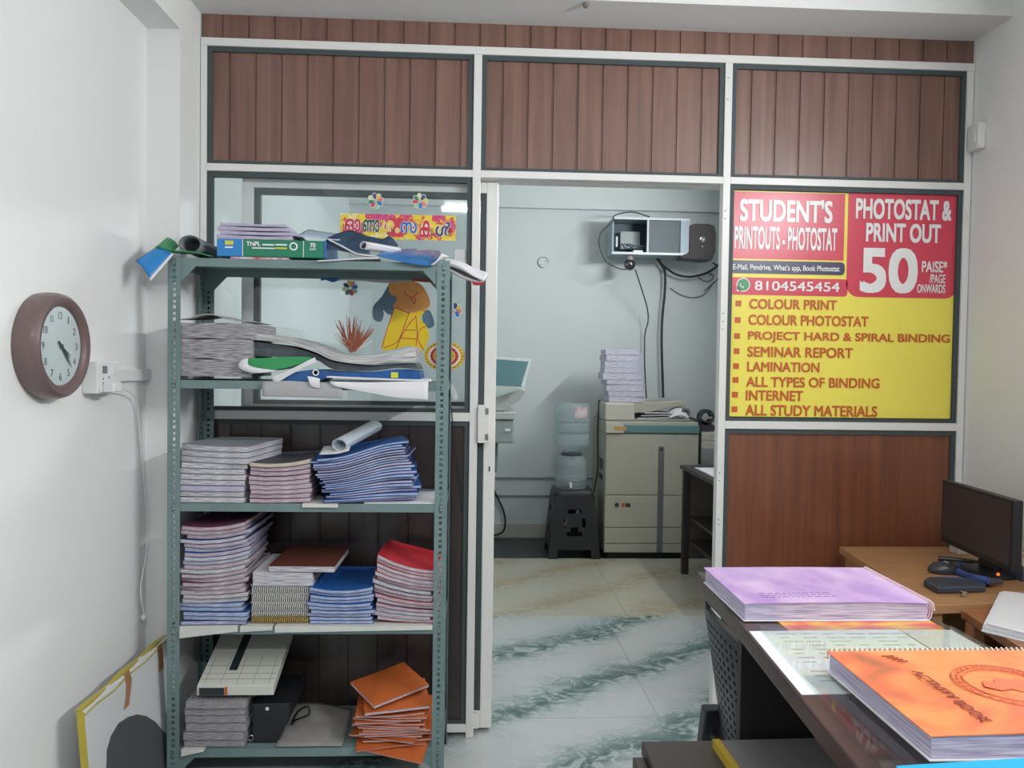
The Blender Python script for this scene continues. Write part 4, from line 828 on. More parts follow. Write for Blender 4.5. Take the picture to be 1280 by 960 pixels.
for pts in (((2.36, .476, .015), (2.37, .44, .018), (2.355, .40, .014), (2.34, .375, .016)), ((2.60, .47, .016), (2.605, .43, .017), (2.60, .385, .018))):
    b = MB(); b.loft([[(bx_(z_)+.001, y_-w_, z_), (bx_(z_)+.001, y_+w_, z_), (bx_(z_)+.0025, y_+w_, z_), (bx_(z_)+.0025, y_-w_, z_)] for y_, z_, w_ in pts]); b.build('tape', TAPE, lb)
# ------------------------------------------------------------------ copier room
CB1, CB2, CBG = M('copier beige', (172, 171, 156), .5), M('copier cream', (188, 187, 174), .5), M('copier grey', (104, 104, 108), .5)
CTEAL = M('copier teal', (96, 132, 134), .45); DK = M('dark gap', (58, 58, 56), .6)
cp = thing('photocopier', 'large beige floor standing photocopier with teal top band by the back wall', 'photocopier', (1.3, 5.85, 0))
cx0, cx1, cy0, cy1 = .966, 1.66, 5.585, 6.15
MB().box(cx0+.03, cx1-.03, cy0+.04, cy1-.04, .0, .04).build('plinth', BLACK, cp)
for xx in (cx0+.06, cx1-.06): MB().lathe([(.03, 0), (.03, .03)], (xx, cy0+.025, .03), 16, 'y').build('caster', BLACK, cp)
MB().box(cx0, cx1, cy0+.012, cy1, .04, .925).build('body', CB1, cp, bevel=.006)
for z0, z1 in ((.045, .107), (.112, .226), (.231, .466)): MB().box(cx0+.003, cx1-.003, cy0, cy0+.012, z0, z1).build('drawer_front', CB1, cp, bevel=.004)
MB().box(cx0+.003, cx1-.003, cy0, cy0+.012, .471, .922).build('front_door', CB1, cp, bevel=.004)
xg = at(826, 600, Y=cy0).x; MB().box(xg-.022, xg+.022, cy0-.002, cy0, .045, .83).build('vertical_strip', CBG, cp)
MB().lathe([(.009, 0), (.009, -.004)], (xg, cy0-.002, .81), 16, 'y').build('key_lock', BLACK, cp)
c = at(771, 631, Y=cy0); MB().lathe([(.016, 0), (.016, -.004), (.011, -.006)], (c.x, cy0, c.z), 20, 'y').build('dial_mark', DK, cp)
for x0, x1, mt in ((777, 781, CO), (782, 788, DK)):
    p, q = at(x0, 629, Y=cy0), at(x1, 634, Y=cy0); MB().box(p.x, q.x, cy0-.001, cy0, q.z, p.z).build('small_label', mt, cp)
p, q = at(833, 545, Y=cy0), at(848, 551, Y=cy0); MB().box(p.x, q.x, cy0-.001, cy0, q.z, p.z).build('small_label', M('label grey', (160, 168, 166), .5), cp)
MB().box(cx0+.002, cx1, cy0-.01, cy0+.03, .928, .99).build('teal_band', CTEAL, cp, bevel=.006)
MB().prism(rrect(cx0-.002, cx0+.13, .928, .998, .02, 'c'), cy0-.016, cy0+.02, 'y').build('control_corner', CB2, cp, bevel=.003)
p, q = at(768, 533, Y=cy0-.017), at(783, 538, Y=cy0-.017); MB().box(p.x, q.x, cy0-.018, cy0-.016, q.z, p.z).build('orange_label', M('faded orange', (196, 152, 104), .5), cp)
MB().box(cx0, cx1, cy0+.02, cy1, .926, 1.012).build('scanner_deck', CB1, cp, bevel=.006)
MB().box(cx0-.002, cx0+.22, cy0+.04, cy1-.03, 1.014, 1.148).build('feeder', CB2, cp, bevel=.012)
MB().box(cx0+.22, cx0+.32, cy0+.08, cy1-.03, 1.07, 1.15).build('feeder_roller_case', CB1, cp, bevel=.01)
MB().prism([(cx0+.31, 1.085), (cx0+.34, 1.075), (cx0+.62, 1.13), (cx0+.64, 1.15), (cx0+.60, 1.165), (cx0+.31, 1.145)], cy0+.12, cy1-.08, 'y').build('feeder_tray', CB1, cp, bevel=.006)
MB().box(cx0+.222, cx1-.06, cy0+.06, cy1-.06, 1.014, 1.03).build('platen_cover', M('copier lid grey', (150, 150, 138), .5), cp, bevel=.004)
# grip on the left side
MB().box(cx0-.003, cx0+.004, cy0+.10, cy0+.25, .64, .72).build('side_grip', DK, cp, bevel=.002)
MB().box(cx0-.003, cx0+.004, cy0+.12, cy0+.27, .56, .60).build('side_vent', DK, cp, bevel=.002)
MB().box(cx1+.002, cx1+.022, cy0+.02, cy0+.30, .70, .99).build('side_hinge', BLACK, cp)
MB().box(cx1+.022, cx1+.28, cy0+.01, cy0+.33, .815, .875).build('side_tray_lower', CB2, cp, bevel=.004); MB().box(cx1+.022, cx1+.28, cy0+.01, cy0+.33, .877, .935).build('side_tray', CB2, cp, bevel=.004)
# papers lying on the platen under the feeder tray
for k in range(3):
    tag(MB().slab(1.22+.02*k, 1.52-.02*k, cy0+.09, cy0+.32, lambda x, y, k=k: 1.032+.012*k+.004*math.sin(9*x+k)+.004*k, lambda x, y, k=k: 1.040+.012*k+.004*math.sin(9*x+k)+.004*k, 8, 2, .04*k).build('loose_papers', PG['white'], smooth=True), f'{nth(2-k, 3, "loose paper sheaf")} lying under the feeder tray of the copier', 'papers', 'sheaves under the copier tray')
cr = at(850, 512, Y=cy0+.2)
poly_sheet('crumpled_paper', 'crumpled white paper on the right of the copier lid', 'paper', [[(1.46, cy0+.08, 1.034), (1.53, cy0+.07, 1.06), (1.60, cy0+.08, 1.036)], [(1.45, cy0+.16, 1.07), (1.54, cy0+.16, 1.12), (1.63, cy0+.17, 1.08)], [(1.47, cy0+.26, 1.05), (1.55, cy0+.27, 1.09), (1.63, cy0+.27, 1.05)]], PAPER, .004)
tr = thing('tape_dispenser', 'dark tape dispenser with a roll on the right end of the copier', 'tape dispenser', (1.70, cy0+.12, .94))
MB().prism([(1.688, .941), (1.80, .941), (1.82, .975), (1.77, 1.0), (1.70, 1.02), (1.61, 1.05), (1.60, 1.038), (1.69, 1.0)], cy0+.09, cy0+.15, 'y').build('base', M('charcoal plastic', (62, 62, 66), .5), tr, bevel=.004)
MB().lathe([(.032, -.03), (.06, -.03), (.06, .03), (.032, .03)], (1.74, cy0+.12, 1.045), 28, 'y', False).build('tape_roll', M('charcoal plastic', (62, 62, 66), .5), tr, smooth=True)
MB().box(1.70, 1.78, cy0+.084, cy0+.09, 1.035, 1.05).build('hub_bar', M('light grey plastic', (160, 160, 160), .5), tr)
MB().lathe([(.018, -.02), (.034, -.02), (.034, .02), (.018, .02)], (1.585, cy0+.12, 1.075), 24, 'y', False).build('front_roll', CBG, tr, smooth=True)
REAMP = pages_mat('ream edges', (212, 212, 222), (168, 168, 188), 9)
# paper stack on the copier: each ream a thing
SX0, SX1 = at(759, 480, Y=5.74).x, at(803, 480, Y=5.74).x
zz = 1.1505; hs = (.042, .040, .050, .034, .052, .038, .05, .046, .04); 
for k, h in enumerate(hs):
    sh = (-.0, .004, -.012, -.02, -.045, -.032, -.03, -.03, -.028)[k]; f0 = (lambda x, y, q=zz: q+.002*math.sin(13*x)*0); f1 = (lambda x, y, q=zz+h-.002: q+.003*math.sin(11*x+k))
    f1 = (lambda x, y, q=zz+h-.002: q); f0 = (lambda x, y, q=zz: q)
    tag(MB().slab(SX0+sh, SX1+sh-(.03 if k > 4 else 0), 5.66, 5.90, f0, f1, 6, 3, random.uniform(-.06, .06)).build('paper_ream', REAMP, smooth=True), f'{nth(8-k, 9, "white paper ream")} in the tall stack on the copier', 'paper ream', 'reams stacked on the copier'); zz += h
zz = 1.152+sum(hs[:4])+.001
for k, h in enumerate((.05, .06, .045, .05)):
    f0 = (lambda x, y, q=zz: q); f1 = (lambda x, y, q=zz+h-.002: q)
    tag(MB().slab(SX1-.058+.006*k, SX1+.035, 5.915, 6.10, f0, f1, 4, 3, random.uniform(-.05, .05)).build('paper_ream', REAMP, smooth=True), f'{nth(3-k, 4, "small paper block")} behind the tall ream stack on the copier', 'paper ream', 'small paper blocks behind the copier stack'); zz += h
tag(MB().box(SX1-.06, SX1+.03, 5.92, 6.10, 1.15, 1.152+sum(hs[:4])).build('paper_block', REAMP, bevel=.002), 'plain paper block standing on the copier under the small lilac blocks', 'paper ream')
# water dispenser on a black stool
st_ = thing('plastic_stool', 'black plastic stool carrying the water bottles by the back wall', 'stool', (.745, 5.74, 0))
sc_ = Vector((.745, 5.75, 0)); ST = M('black stool plastic', (38, 42, 44), .45)
def ringsq(h, r, rad=.3, n=6):
    P = rrect(sc_.x-r, sc_.x+r, sc_.y-r, sc_.y+r, r*rad, n=n); return [(a, b_, h) for a, b_ in P]
b = MB(); b.loft([ringsq(.455, .152), ringsq(.482, .15), ringsq(.492, .142), ringsq(.492, .02)]); b.build('seat', ST, st_, smooth=True)
# four tapering side walls with an arch at the foot and a cross window in the front
for k in range(4):
    a = k*math.pi/2; ca, sa = math.cos(a), math.sin(a)
    rot = lambda x, y, z_: (sc_.x+ca*x-sa*y, sc_.y+sa*x+ca*y, z_)
    b = MB(); hw = lambda z_: .145+.045*(1-z_/.46); dy = lambda z_: -(.148+.04*(1-z_/.46))
    cols = 12; rows = 14
    for j in range(rows):
        for i in range(cols):
            z0, z1 = .46*j/rows, .46*(j+1)/rows; u0, u1 = -1+2*i/cols, -1+2*(i+1)/cols; um, zm_ = (u0+u1)/2, (z0+z1)/2
            if zm_ < .07 and abs(um) < .62: continue
            if .17 < zm_ < .37:
                X_ = um*.16; Z_ = zm_-.27
                if abs(X_) < .085 and abs(abs(X_)-abs(Z_)) > .035 and abs(Z_) < .09: continue
            P = [rot(u*hw(z_), dy(z_), z_) for u, z_ in ((u0, z0), (u1, z0), (u1, z1), (u0, z1))]; b.quad(*P)
    b.build('side', ST, st_, solid=.006)
wb = thing('water_dispenser_base', 'clear ribbed water jar with a tap standing on the black stool', 'water jar', (.735, 5.75, .495))
WP = M('bottle plastic', (150, 172, 178), .15); 
def clear_mat(name, tint, mixf):
    mt = bpy.data.materials.new(name); mt.use_nodes = True; nt = mt.node_tree; b = nt.nodes['Principled BSDF']; o = nt.nodes['Material Output']
    b.inputs['Base Color'].default_value = lin(tint); b.inputs['Roughness'].default_value = .12
    t = nt.nodes.new('ShaderNodeBsdfTransparent'); t.inputs[0].default_value = (.93, .97, .98, 1); mx = nt.nodes.new('ShaderNodeMixShader'); mx.inputs[0].default_value = mixf
    nt.links.new(t.outputs[0], mx.inputs[1]); nt.links.new(b.outputs[0], mx.inputs[2]); nt.links.new(mx.outputs[0], o.inputs[0]); return mt
CLR = clear_mat('clear blue plastic', (196, 212, 216), .3)
C_ = (.735, 5.75, 0)
MB().lathe([(.10, .495), (.115, .50), (.118, .56), (.122, .565), (.118, .57), (.120, .66), (.112, .705), (.09, .735), (.075, .742), (.066, .738)], C_, 40, 'z', False).build('jar', CLR, wb, smooth=True)
MB().lathe([(.067, .742), (.08, .745), (.08, .758), (.067, .762)], C_, 32).build('collar', M('dark blue grey plastic', (60, 78, 86), .4), wb, smooth=True)
MB().tube([(.715, 5.635, .55), (.715, 5.60, .548), (.715, 5.597, .52)], .008, 10).build('tap', SBX, wb, smooth=True)
wt = thing('water_bottle', 'large upturned clear water bottle standing on the ribbed jar', 'water bottle', (.735, 5.75, .762))
MB().lathe([(.03, .70), (.03, .765), (.05, .775), (.10, .80), (.132, .83), (.134, .85), (.134, .90), (.128, .908), (.134, .916), (.134, .985), (.128, .993), (.134, 1.0), (.134, 1.09), (.126, 1.12), (.112, 1.138), (.05, 1.142), (.001, 1.138)], C_, 40, 'z', False).build('bottle', CLR, wt, smooth=True)
mb = MB(); mb.loft([[(C_[0]+.1355*math.sin(t), C_[1]-.1355*math.cos(t), z_) for z_ in (1.03, 1.11)] for t in [i*.07 for i in range(0, 14)]], False, False); mb.build('bottle_label', M('pale bottle label', (206, 200, 204), .5, col2=(190, 120, 130), scale=(20, 20, 20)), wt, solid=.0008)
# wall cabinet with a modem inside
wc = thing('wall_cabinet', 'open fronted grey metal wall cabinet under the beam of the copier room', 'cabinet', (1.35, 6.0, 2.43))
p, q = at(766, 272, Y=5.95), at(861, 319, Y=5.95); wx0, wx1, wz0, wz1 = p.x, q.x, q.z, p.z
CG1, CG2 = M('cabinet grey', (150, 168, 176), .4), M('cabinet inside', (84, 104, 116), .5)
ALs = M('cabinet bright edge', (204, 214, 216), .35)
b = MB(); t_ = .008; b.box(wx0, wx1, 5.95, YB-.055, wz0, wz0+t_); b.box(wx0, wx1, 5.95, YB-.055, wz1-t_, wz1); b.box(wx0, wx0+t_, 5.95, YB-.055, wz0+t_, wz1-t_); b.box(wx1-t_, wx1, 5.95, YB-.055, wz0+t_, wz1-t_); b.box(wx0+t_, wx1-t_, YB-.065, YB-.055, wz0+t_, wz1-t_)
b.build('case', CG1, wc)
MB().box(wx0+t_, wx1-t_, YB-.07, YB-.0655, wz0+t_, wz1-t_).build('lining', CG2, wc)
for z0, z1 in ((wz0-.004, wz0+.014), (wz1-.012, wz1+.004)): MB().box(wx0-.003, wx1+.003, 5.94, 5.95, z0, z1).build('edge_trim', ALs, wc)
MB().box(wx0-.003, wx0+.008, 5.94, 5.95, wz0+.014, wz1-.012).build('edge_trim', CG1, wc); MB().box(wx1-.07, wx1+.003, 5.94, 5.95, wz0+.014, wz1-.012).build('side_panel', M('cabinet pale panel', (158, 178, 190), .4), wc)
xm = wx0+(wx1-wx0)*.46; MB().box(xm-.006, xm+.006, 5.945, 5.975, wz0+.014, wz1-.012).build('divider', ALs, wc)
MB().box(xm+.006, wx1-.07, 5.955, 5.965, wz0+.012, wz1-.01).build('dark_door', M('cabinet smoked door', (98, 110, 116), .55), wc)
md = thing('modem', 'white modem with cables inside the grey wall cabinet', 'modem', (wx0+.2, 6.1, wz0+.01))
MB().box(wx0+.09, xm-.03, 6.10, 6.13, wz0+.06, wz0+.2).build('case', M('modem pale', (168, 176, 176), .5), md, bevel=.004)
MB().box(wx0+.17, xm-.03, 5.98, 6.05, wz0+.010, wz0+.035).build('adapter', SBX, md, bevel=.003)
for k in range(4): MB().tube(spline([(wx0+.1+.02*k, 6.09, wz0+.1), (wx0+.13+.03*k, 6.03, wz0+.05+.02*(k % 2)), (wx0+.2+.02*k, 6.0, wz0+.07), (wx0+.24, 6.05, wz0+.03)], 5), .004, 6).build('cable', CG2, md)
MB().box(wx0+.035, wx0+.05, 5.99, 6.0, wz0+.06, wz0+.14).build('antenna', ALs, md)
sk = thing('wall_speaker', 'black rounded wall speaker on a bracket at the right end of the grey cabinet', 'speaker', (1.74, 6.1, 2.4))
p, q = at(862, 280, Y=5.93), at(894, 325, Y=5.93)
P = [(p.x, p.z-.01), (p.x+.05, p.z+.006), (q.x-.06, p.z+.006), (q.x-.012, p.z-.005), (q.x+.004, p.z-.06), (q.x+.004, q.z+.07), (q.x-.02, q.z), (q.x-.09, q.z-.004), (p.x-.06, q.z+.008), (p.x-.075, q.z+.02), (p.x, q.z+.055)]
SPK = M('speaker grille', (72, 68, 70), .6, bump=.6, scale=(120, 120, 120))
MB().prism(P, 5.93, 6.08, 'y').build('cabinet', SPK, sk, bevel=.01)
cx_, cz_ = (p.x+q.x)/2, (p.z+q.z)/2+.02
MB().lathe([(.018, 0), (.022, -.006), (.014, -.008), (.009, -.004)], (cx_, 5.93, cz_), 24, 'y').build('cone_ring', STEEL, sk, smooth=True); MB().lathe([(.005, 0), (.005, -.004)], (cx_, 5.93, cz_-.055), 12, 'y').build('screw', STEEL, sk)
MB().box(cx_-.02, cx_+.02, 6.08, YB-.0505, cz_-.05, cz_+.05).build('bracket', BLACK, sk)
cb = thing('dome_camera', 'shiny chrome dome camera hanging under the left end of the grey cabinet', 'camera', (1.16, 5.99, wz0))
c = at(787, 331, Y=5.99); MB().lathe([(.045*math.sin(math.pi*i/16), .045*math.cos(math.pi*i/16)) for i in range(1, 16)], c, 28).build('dome', M('chrome dark', (120, 122, 126), .12, metal=1), cb, smooth=True)
MB().lathe([(.026, .036), (.03, .05), (.022, wz0-c.z-.001)], c, 20).build('mount', M('camera mount', (150, 140, 140), .5), cb, smooth=True)
# cables on the back wall
CAB = M('black cable', (44, 48, 50), .5)
def cable(lab, px, Y, r, nm='cable', mat=CAB): return tag(MB().tube(spline([at(a, b_, Y=(Y if not isinstance(Y, list) else Y[i])) for i, (a, b_) in enumerate(px)], 6), r, 6).build(nm, mat, smooth=True), lab, 'cable')
cable('thin black cable looping from the wall cabinet top down to the dome camera', [(812, 271), (790, 265), (769, 269), (766, 277), (752, 290), (749, 306), (757, 326), (772, 335), (783, 337)], 5.935, .005)
cable('thin black cable hanging from the dome camera down to the copier', [(794, 337), (801, 358), (809, 385), (810, 402), (806, 420), (806, 460), (808, 498)], [5.95, 6.0, 6.1, 6.15, 6.19, 6.19, 6.19], .005)
cable('thick dark cable hanging from the wall cabinet down behind the copier', [(822, 322), (826, 330), (831, 340), (831, 365), (828, 395), (827, 430), (829, 497)], 6.185, .010)
cable('black cable curving from the wall cabinet to the right wall', [(820, 322), (830, 333), (845, 343), (862, 346), (878, 343), (889, 338), (900, 330)], [6.18, 6.17, 6.17, 6.17, 6.17, 6.17, 6.17], .009)
cable('tangled thin wires below the wall speaker', [(872, 347), (884, 352), (892, 346), (886, 340), (895, 333), (890, 328), (902, 336), (896, 350), (880, 364)], 6.2, .004)
cable('thin wire drooping under the right end of the wall cabinet', [(838, 360), (850, 368), (865, 372), (880, 368), (893, 352)], 6.235, .003)
rg = thing('wall_ring_mark', 'small round ceiling-rose style plate on the back wall seen through the doorway', 'plate', at(679, 328, Y=YB)); c = at(679, 328, Y=YB)
MB().lathe([(.043, 0), (.043, -.006), (.036, -.007), (.036, -.003), (.001, -.003)], (c.x, YB-.0005, c.z), 28, 'y').build('plate', BLUEW, rg)
MB().tube([(c.x+.043*math.cos(a*.3), YB-.007, c.z+.043*math.sin(a*.3)) for a in range(17)], .0025, 5).build('rim_line', M('dark ring', (110, 122, 124), .5), rg)
for dx, dz in ((-.02, -.02), (.02, .012)): MB().lathe([(.004, 0), (.004, -.003)], (c.x+dx, YB-.0035, c.z+dz), 10, 'y').build('screw', DK, rg)
cable('black cable bulging out low on the back wall beside the door', [(608, 596), (622, 622), (631, 645), (629, 664), (612, 671)], 6.225, .008)
cable('black cable between the bottle and the copier side', [(749, 500), (747, 540), (747, 585), (742, 615), (738, 625)], 5.9, .006)
# smaller printer at the left, partly behind the door stile
pr = thing('multifunction_printer', 'grey green office printer with a tilted control panel, half hidden by the door stile', 'printer', (-.1, 5.3, 0))
PGR, PG2 = M('printer grey green', (150, 166, 164), .5), M('printer pale', (184, 192, 188), .5)
MB().box(-.60, .06, 5.0, 5.6, 0, .88).build('pedestal', PGR, pr, bevel=.01)
MB().box(-.62, .262, 5.0, 5.62, .905, 1.055).build('output_unit', PGR, pr, bevel=.012)
MB().box(-.62, .27, 4.99, 5.62, 1.06, 1.11).build('output_edge', PG2, pr, bevel=.008)
MB().prism([(-.6, 1.115), (.20, 1.115), (.22, 1.14), (.30, 1.19), (.34, 1.25), (.30, 1.26), (.1, 1.19), (-.6, 1.15)], 5.02, 5.58, 'y').build('scanner_unit', PG2, pr, bevel=.005)
a, b_, c, d = at(617, 447, Y=5.05), at(664, 450, Y=5.05), at(655, 486, Y=4.95), at(600, 482, Y=4.95)
b = MB(); n_ = Vector((0, .03, .01)); b.loft([[a, b_, c, d], [v+n_ for v in (a, b_, c, d)]]); b.build('panel_case', PG2, pr, bevel=.004)
f = lambda v, k: a.lerp(c, .5)+(v-a.lerp(c, .5))*k+Vector((0, -.004, 0))
b = MB(); b.loft([[f(a, .9), f(b_, .86), f(c, .82), f(d, .9)], [f(v, .88)+Vector((0, .003, 0)) for v in (a, b_, c, d)]]); b.build('panel_screen', M('screen teal', (84, 122, 128), .25), pr)
MB().box(.20, .235, 4.99, 5.0, .985, 1.0).build('button', SWHITE, pr)
MB().box(.07, .16, 5.1, 5.5, .70, .9).build('waste_tray', M('printer shade grey', (120, 134, 136), .5), pr, bevel=.01)
# dark table at the right with papers
tb = thing('side_table', 'dark wooden table with drawers beside the beige copier', 'table', (1.6, 4.9, 0))
TW = M('dark table wood', (60, 54, 54), .45, var=.2, scale=(3, 20, 20))
MB().box(1.42, 1.96, 4.3, 5.22, .72, .745).build('table_top', TW, tb, bevel=.003)
for x_, y_ in ((1.435, 5.16), (1.90, 5.16), (1.435, 4.34), (1.90, 4.34)): MB().box(x_, x_+.045, y_, y_+.045, 0, .72).build('leg', TW, tb, bevel=.003)
MB().box(1.48, 1.94, 5.165, 5.18, .12, .70).build('back_panel', M('table back', (92, 86, 86), .5), tb)
for z_ in (.22, .38): MB().box(1.48, 1.90, 4.35, 5.16, z_, z_+.02).build('shelf', TW, tb)
tag(MB().slab(1.47, 1.80, 4.5, 5.02, lambda x, y: .7465, lambda x, y: .752+.003*math.sin(8*y), 3, 8, .02).build('paper_sheets', PAPER), 'white sheets lying on the dark table beside the copier', 'paper')
# ------------------------------------------------------------------ right side: counter, desk, chair
Zc = 1.0
ct = thing('service_counter', 'narrow dark walnut counter with books and a glass top at the lower right', 'counter', (.62, 1.1, 0))
lf, ln = Vector((.469, 1.575)), Vector((.402, .58)); rf_, rn = Vector((.80, 1.545)), Vector((.80, .58))
MB().prism([tuple(ln), tuple(rn), tuple(rf_), tuple(lf)], Zc-.028, Zc, 'z').build('counter_top', COUNT, ct, bevel=.003)
MB().box(.485, .785, 1.345, 1.365, 0, Zc-.029).build('end_panel', DARKP, ct)
MB().box(.765, .785, .60, 1.344, 0, Zc-.029).build('side_panel', DARKP, ct)
MB().box(.485, .764, .60, .62, .0, Zc-.029).build('end_panel', DARKP, ct)
def Cx(y, off=0): return ln.x+(lf.x-ln.x)*(y-ln.y)/(lf.y-ln.y)+off
gl = tag(MB().prism([(Cx(.62, .022), .62), (.792, .62), (.792, 1.226), (Cx(1.226, .022), 1.226)], Zc+.0022, Zc+.0072, 'z').build('glass_sheet', glass_mat('table glass', (247, 251, 250)), bevel=.001), 'clear glass sheet covering price lists on the narrow counter', 'glass')
LIST = M('printed list paper', (214, 216, 214), .7, var=.25, scale=(14, 60, 1), col2=(190, 186, 182))
pl = thing('price_list', 'printed white list lying under the counter glass between the two spiral books', 'paper', (.6, 1.1, Zc))
MB().prism([(Cx(.98, .004), .975), (.70, .985), (.70, 1.218), (Cx(1.218, .004), 1.212)], Zc+.0004, Zc+.0016, 'z').build('sheet', PAPER, pl)
mb = MB(); mo = MB()
for r_ in range(13):
    y_ = 1.20-.0165*r_
    for cidx in range(6):
        x_ = Cx(y_, .045)+.038*cidx; L = random.uniform(.012, .032)
        if random.random() < .85: (mo if (cidx == 1 and r_ > 5) else mb).box(x_, x_+L, y_-.003, y_, Zc+.0016, Zc+.0019)
mb.build('print_lines', M('pale grey ink', (160, 164, 166), .7), pl); mo.build('orange_lines', M('orange ink', (222, 150, 110), .7), pl)
pr2 = thing('price_list', 'printed list with orange shading at the right end under the counter glass', 'paper', (.745, 1.1, Zc))
MB().prism([(.703, .96), (.788, .96), (.788, 1.216), (.703, 1.216)], Zc+.0004, Zc+.0016, 'z').build('sheet', M('list tint', (216, 208, 204), .7, var=.1, scale=(30, 30, 1)), pr2)
# colourful leaflet peeking out under the purple book
lf_ = tag(MB().slab(.515, .78, 1.20, 1.45, lambda x, y: Zc+.0003 if y > 1.23 else Zc+.0078*0+.0003, lambda x, y: Zc+.0015, 6, 3).build('leaflet', M('leaflet print', (226, 176, 70), .5, col2=(206, 70, 84), scale=(16, 40, 1))), 'red and yellow leaflet showing under the purple spiral book', 'leaflet')
# purple book
def thick_book(name, label, x0, x1, y0, y1, z0, h, cover_mat, skew=0, edge=PG['lilac']):
    t = thing(name, label, 'book', ((x0+x1)/2, (y0+y1)/2, z0))
    wv = lambda x, y: .003*math.sin(9*(x-x0))*(1 if y < (y0+y1)/2 else .4)
    MB().slab(x0+.003, x1-.003, y0+.003, y1-.003, lambda x, y: z0+.0015, lambda x, y: z0+h-.0016+wv(x, y), 12, 6).build('pages', edge, t, smooth=True)
    MB().slab(x0, x1, y0, y1, lambda x, y: z0, lambda x, y: z0+.0014, 6, 2).build('back_cover', PAPER, t)
    MB().slab(x0, x1, y0, y1, lambda x, y: z0+h-.0015+wv(x, y), lambda x, y: z0+h+wv(x, y), 16, 8).build('front_cover', cover_mat, t, smooth=True)
    return t, wv
PURP = M('purple cover print', (166, 132, 190), .45, col2=(198, 172, 208), scale=(14, 9, 9), detail=7)
pb, wv = thick_book('spiral_book', 'thick purple covered spiral book lying at the far end of the narrow counter', .456, .776, 1.257, 1.485, Zc+.0022, .030, PURP)
mb = MB()
for r_ in range(3):
    y_ = 1.31-.011*r_; x_ = .50
    while x_ < .62: L = random.uniform(.004, .012); mb.slab(x_, x_+L, y_-.002, y_, lambda x, y: Zc+.0324+wv(x, y), lambda x, y: Zc+.0326+wv(x, y), 2, 1); x_ += L+.004
mb.build('print_lines', M('violet ink', (120, 84, 150), .5), pb)
PKW = M('pink spiral wire', (226, 196, 210), .4)
n = 34*8; MB().tube([(.778+.010*math.cos(2*math.pi*i/8), 1.262+(1.48-1.262)*i/n, Zc+.018+.019*math.sin(2*math.pi*i/8)) for i in range(n+1)], .0012, 5).build('spiral', PKW, pb)
# orange activity book
def orange_cover():
    mt = bpy.data.materials.new('orange watercolour cover'); mt.use_nodes = True; nt = mt.node_tree; b = nt.nodes['Principled BSDF']; b.inputs['Roughness'].default_value = .35; b.inputs['Coat Weight'].default_value = .15
    tc = nt.nodes.new('ShaderNodeTexCoord'); mp = nt.nodes.new('ShaderNodeMapping'); mp.inputs['Scale'].default_value = (7, 9, 1); nz = nt.nodes.new('ShaderNodeTexNoise'); nz.inputs['Scale'].default_value = 1; nz.inputs['Detail'].default_value = 6; nz.inputs['Distortion'].default_value = .7
    cr = nt.nodes.new('ShaderNodeValToRGB'); e = cr.color_ramp; e.elements[0].position = .28; e.elements[0].color = lin((164, 102, 70)); e.elements[1].position = .72; e.elements[1].color = lin((238, 158, 104))
    for p, c in ((.40, (216, 112, 78)), (.52, (232, 140, 84)), (.62, (234, 146, 94))): q = e.elements.new(p); q.color = lin(c)
    nt.links.new(tc.outputs['Object'], mp.inputs[0]); nt.links.new(mp.outputs[0], nz.inputs[0]); nt.links.new(nz.outputs['Fac'], cr.inputs[0]); nt.links.new(cr.outputs[0], b.inputs['Base Color']); return mt
ob, wv = thick_book('spiral_book', 'thick orange spiral bound activity book lying near the front of the narrow counter', .494, .834, .792, 1.035, Zc+.0078, .028, orange_cover())
zt = Zc+.0078+.028+.0012
INKB = M('faded maroon ink', (150, 72, 56), .5)
a, e = at(1144.5, 841, Z=zt), at(1235, 904.7, Z=zt)
# lettering reads from the spine towards the reader, tops of the letters to the right
text('ACTIVITY BOOK', INKB, ob, (a.x-.006, a.y, zt+.0022), (0, -1, 0), (1, 0, 0), a.y-e.y, .0125, .0005, .03)
mb = MB(); cx_, cy_ = .668, .913
for r_ in (.062, .050): mb.tube([(cx_+r_*math.cos(i*math.pi/24), cy_+r_*math.sin(i*math.pi/24), zt+.0022) for i in range(49)], .0011, 5)
for i in range(30): a_ = i*math.pi/15; mb.box(cx_+.056*math.cos(a_)-.002, cx_+.056*math.cos(a_)+.002, cy_+.056*math.sin(a_)-.0025, cy_+.056*math.sin(a_)+.0025, zt+.0016, zt+.0026)
mb.prism([(cx_-.034, cy_-.004), (cx_-.026, cy_+.012), (cx_-.012, cy_+.010), (cx_-.002, cy_+.022), (cx_+.012, cy_+.012), (cx_+.022, cy_+.018), (cx_+.032, cy_+.002), (cx_+.018, cy_-.01), (cx_+.008, cy_-.026), (cx_-.004, cy_-.012), (cx_-.02, cy_-.016)], zt+.0016, zt+.0024, 'z')
mb.build('round_emblem', M('faded emblem ink', (206, 110, 76), .5), ob)
mb = MB()
for r_ in range(4): y_ = 1.01-.006*r_; mb.box(.558+.004*r_, .575+.003*r_, y_-.0015, y_, zt+.001, zt+.0022)
mb.build('small_print', INKB, ob)
n = 46*8; MB().tube([(.498+(.83-.498)*i/n, 1.036+.007*math.cos(2*math.pi*i/8), Zc+.0218+.0175*math.sin(2*math.pi*i/8)) for i in range(n+1)], .0011, 5).build('spiral', M('cream spiral wire', (226, 200, 180), .4), ob)
cy = thing('book', 'cyan covered book corner at the very bottom right on the counter', 'book', (.6, .7, Zc+.008))
c_a, c_b = at(1120, 957, Z=Zc+.02), at(1285, 944, Z=Zc+.02)
P = [(c_a.x, c_a.y), (c_b.x, c_b.y-.004), (c_b.x+.02, .60), (c_a.x-.02, .60)]; P = [(min(max(x, .42), .80), min(y, .789)) for x, y in P]
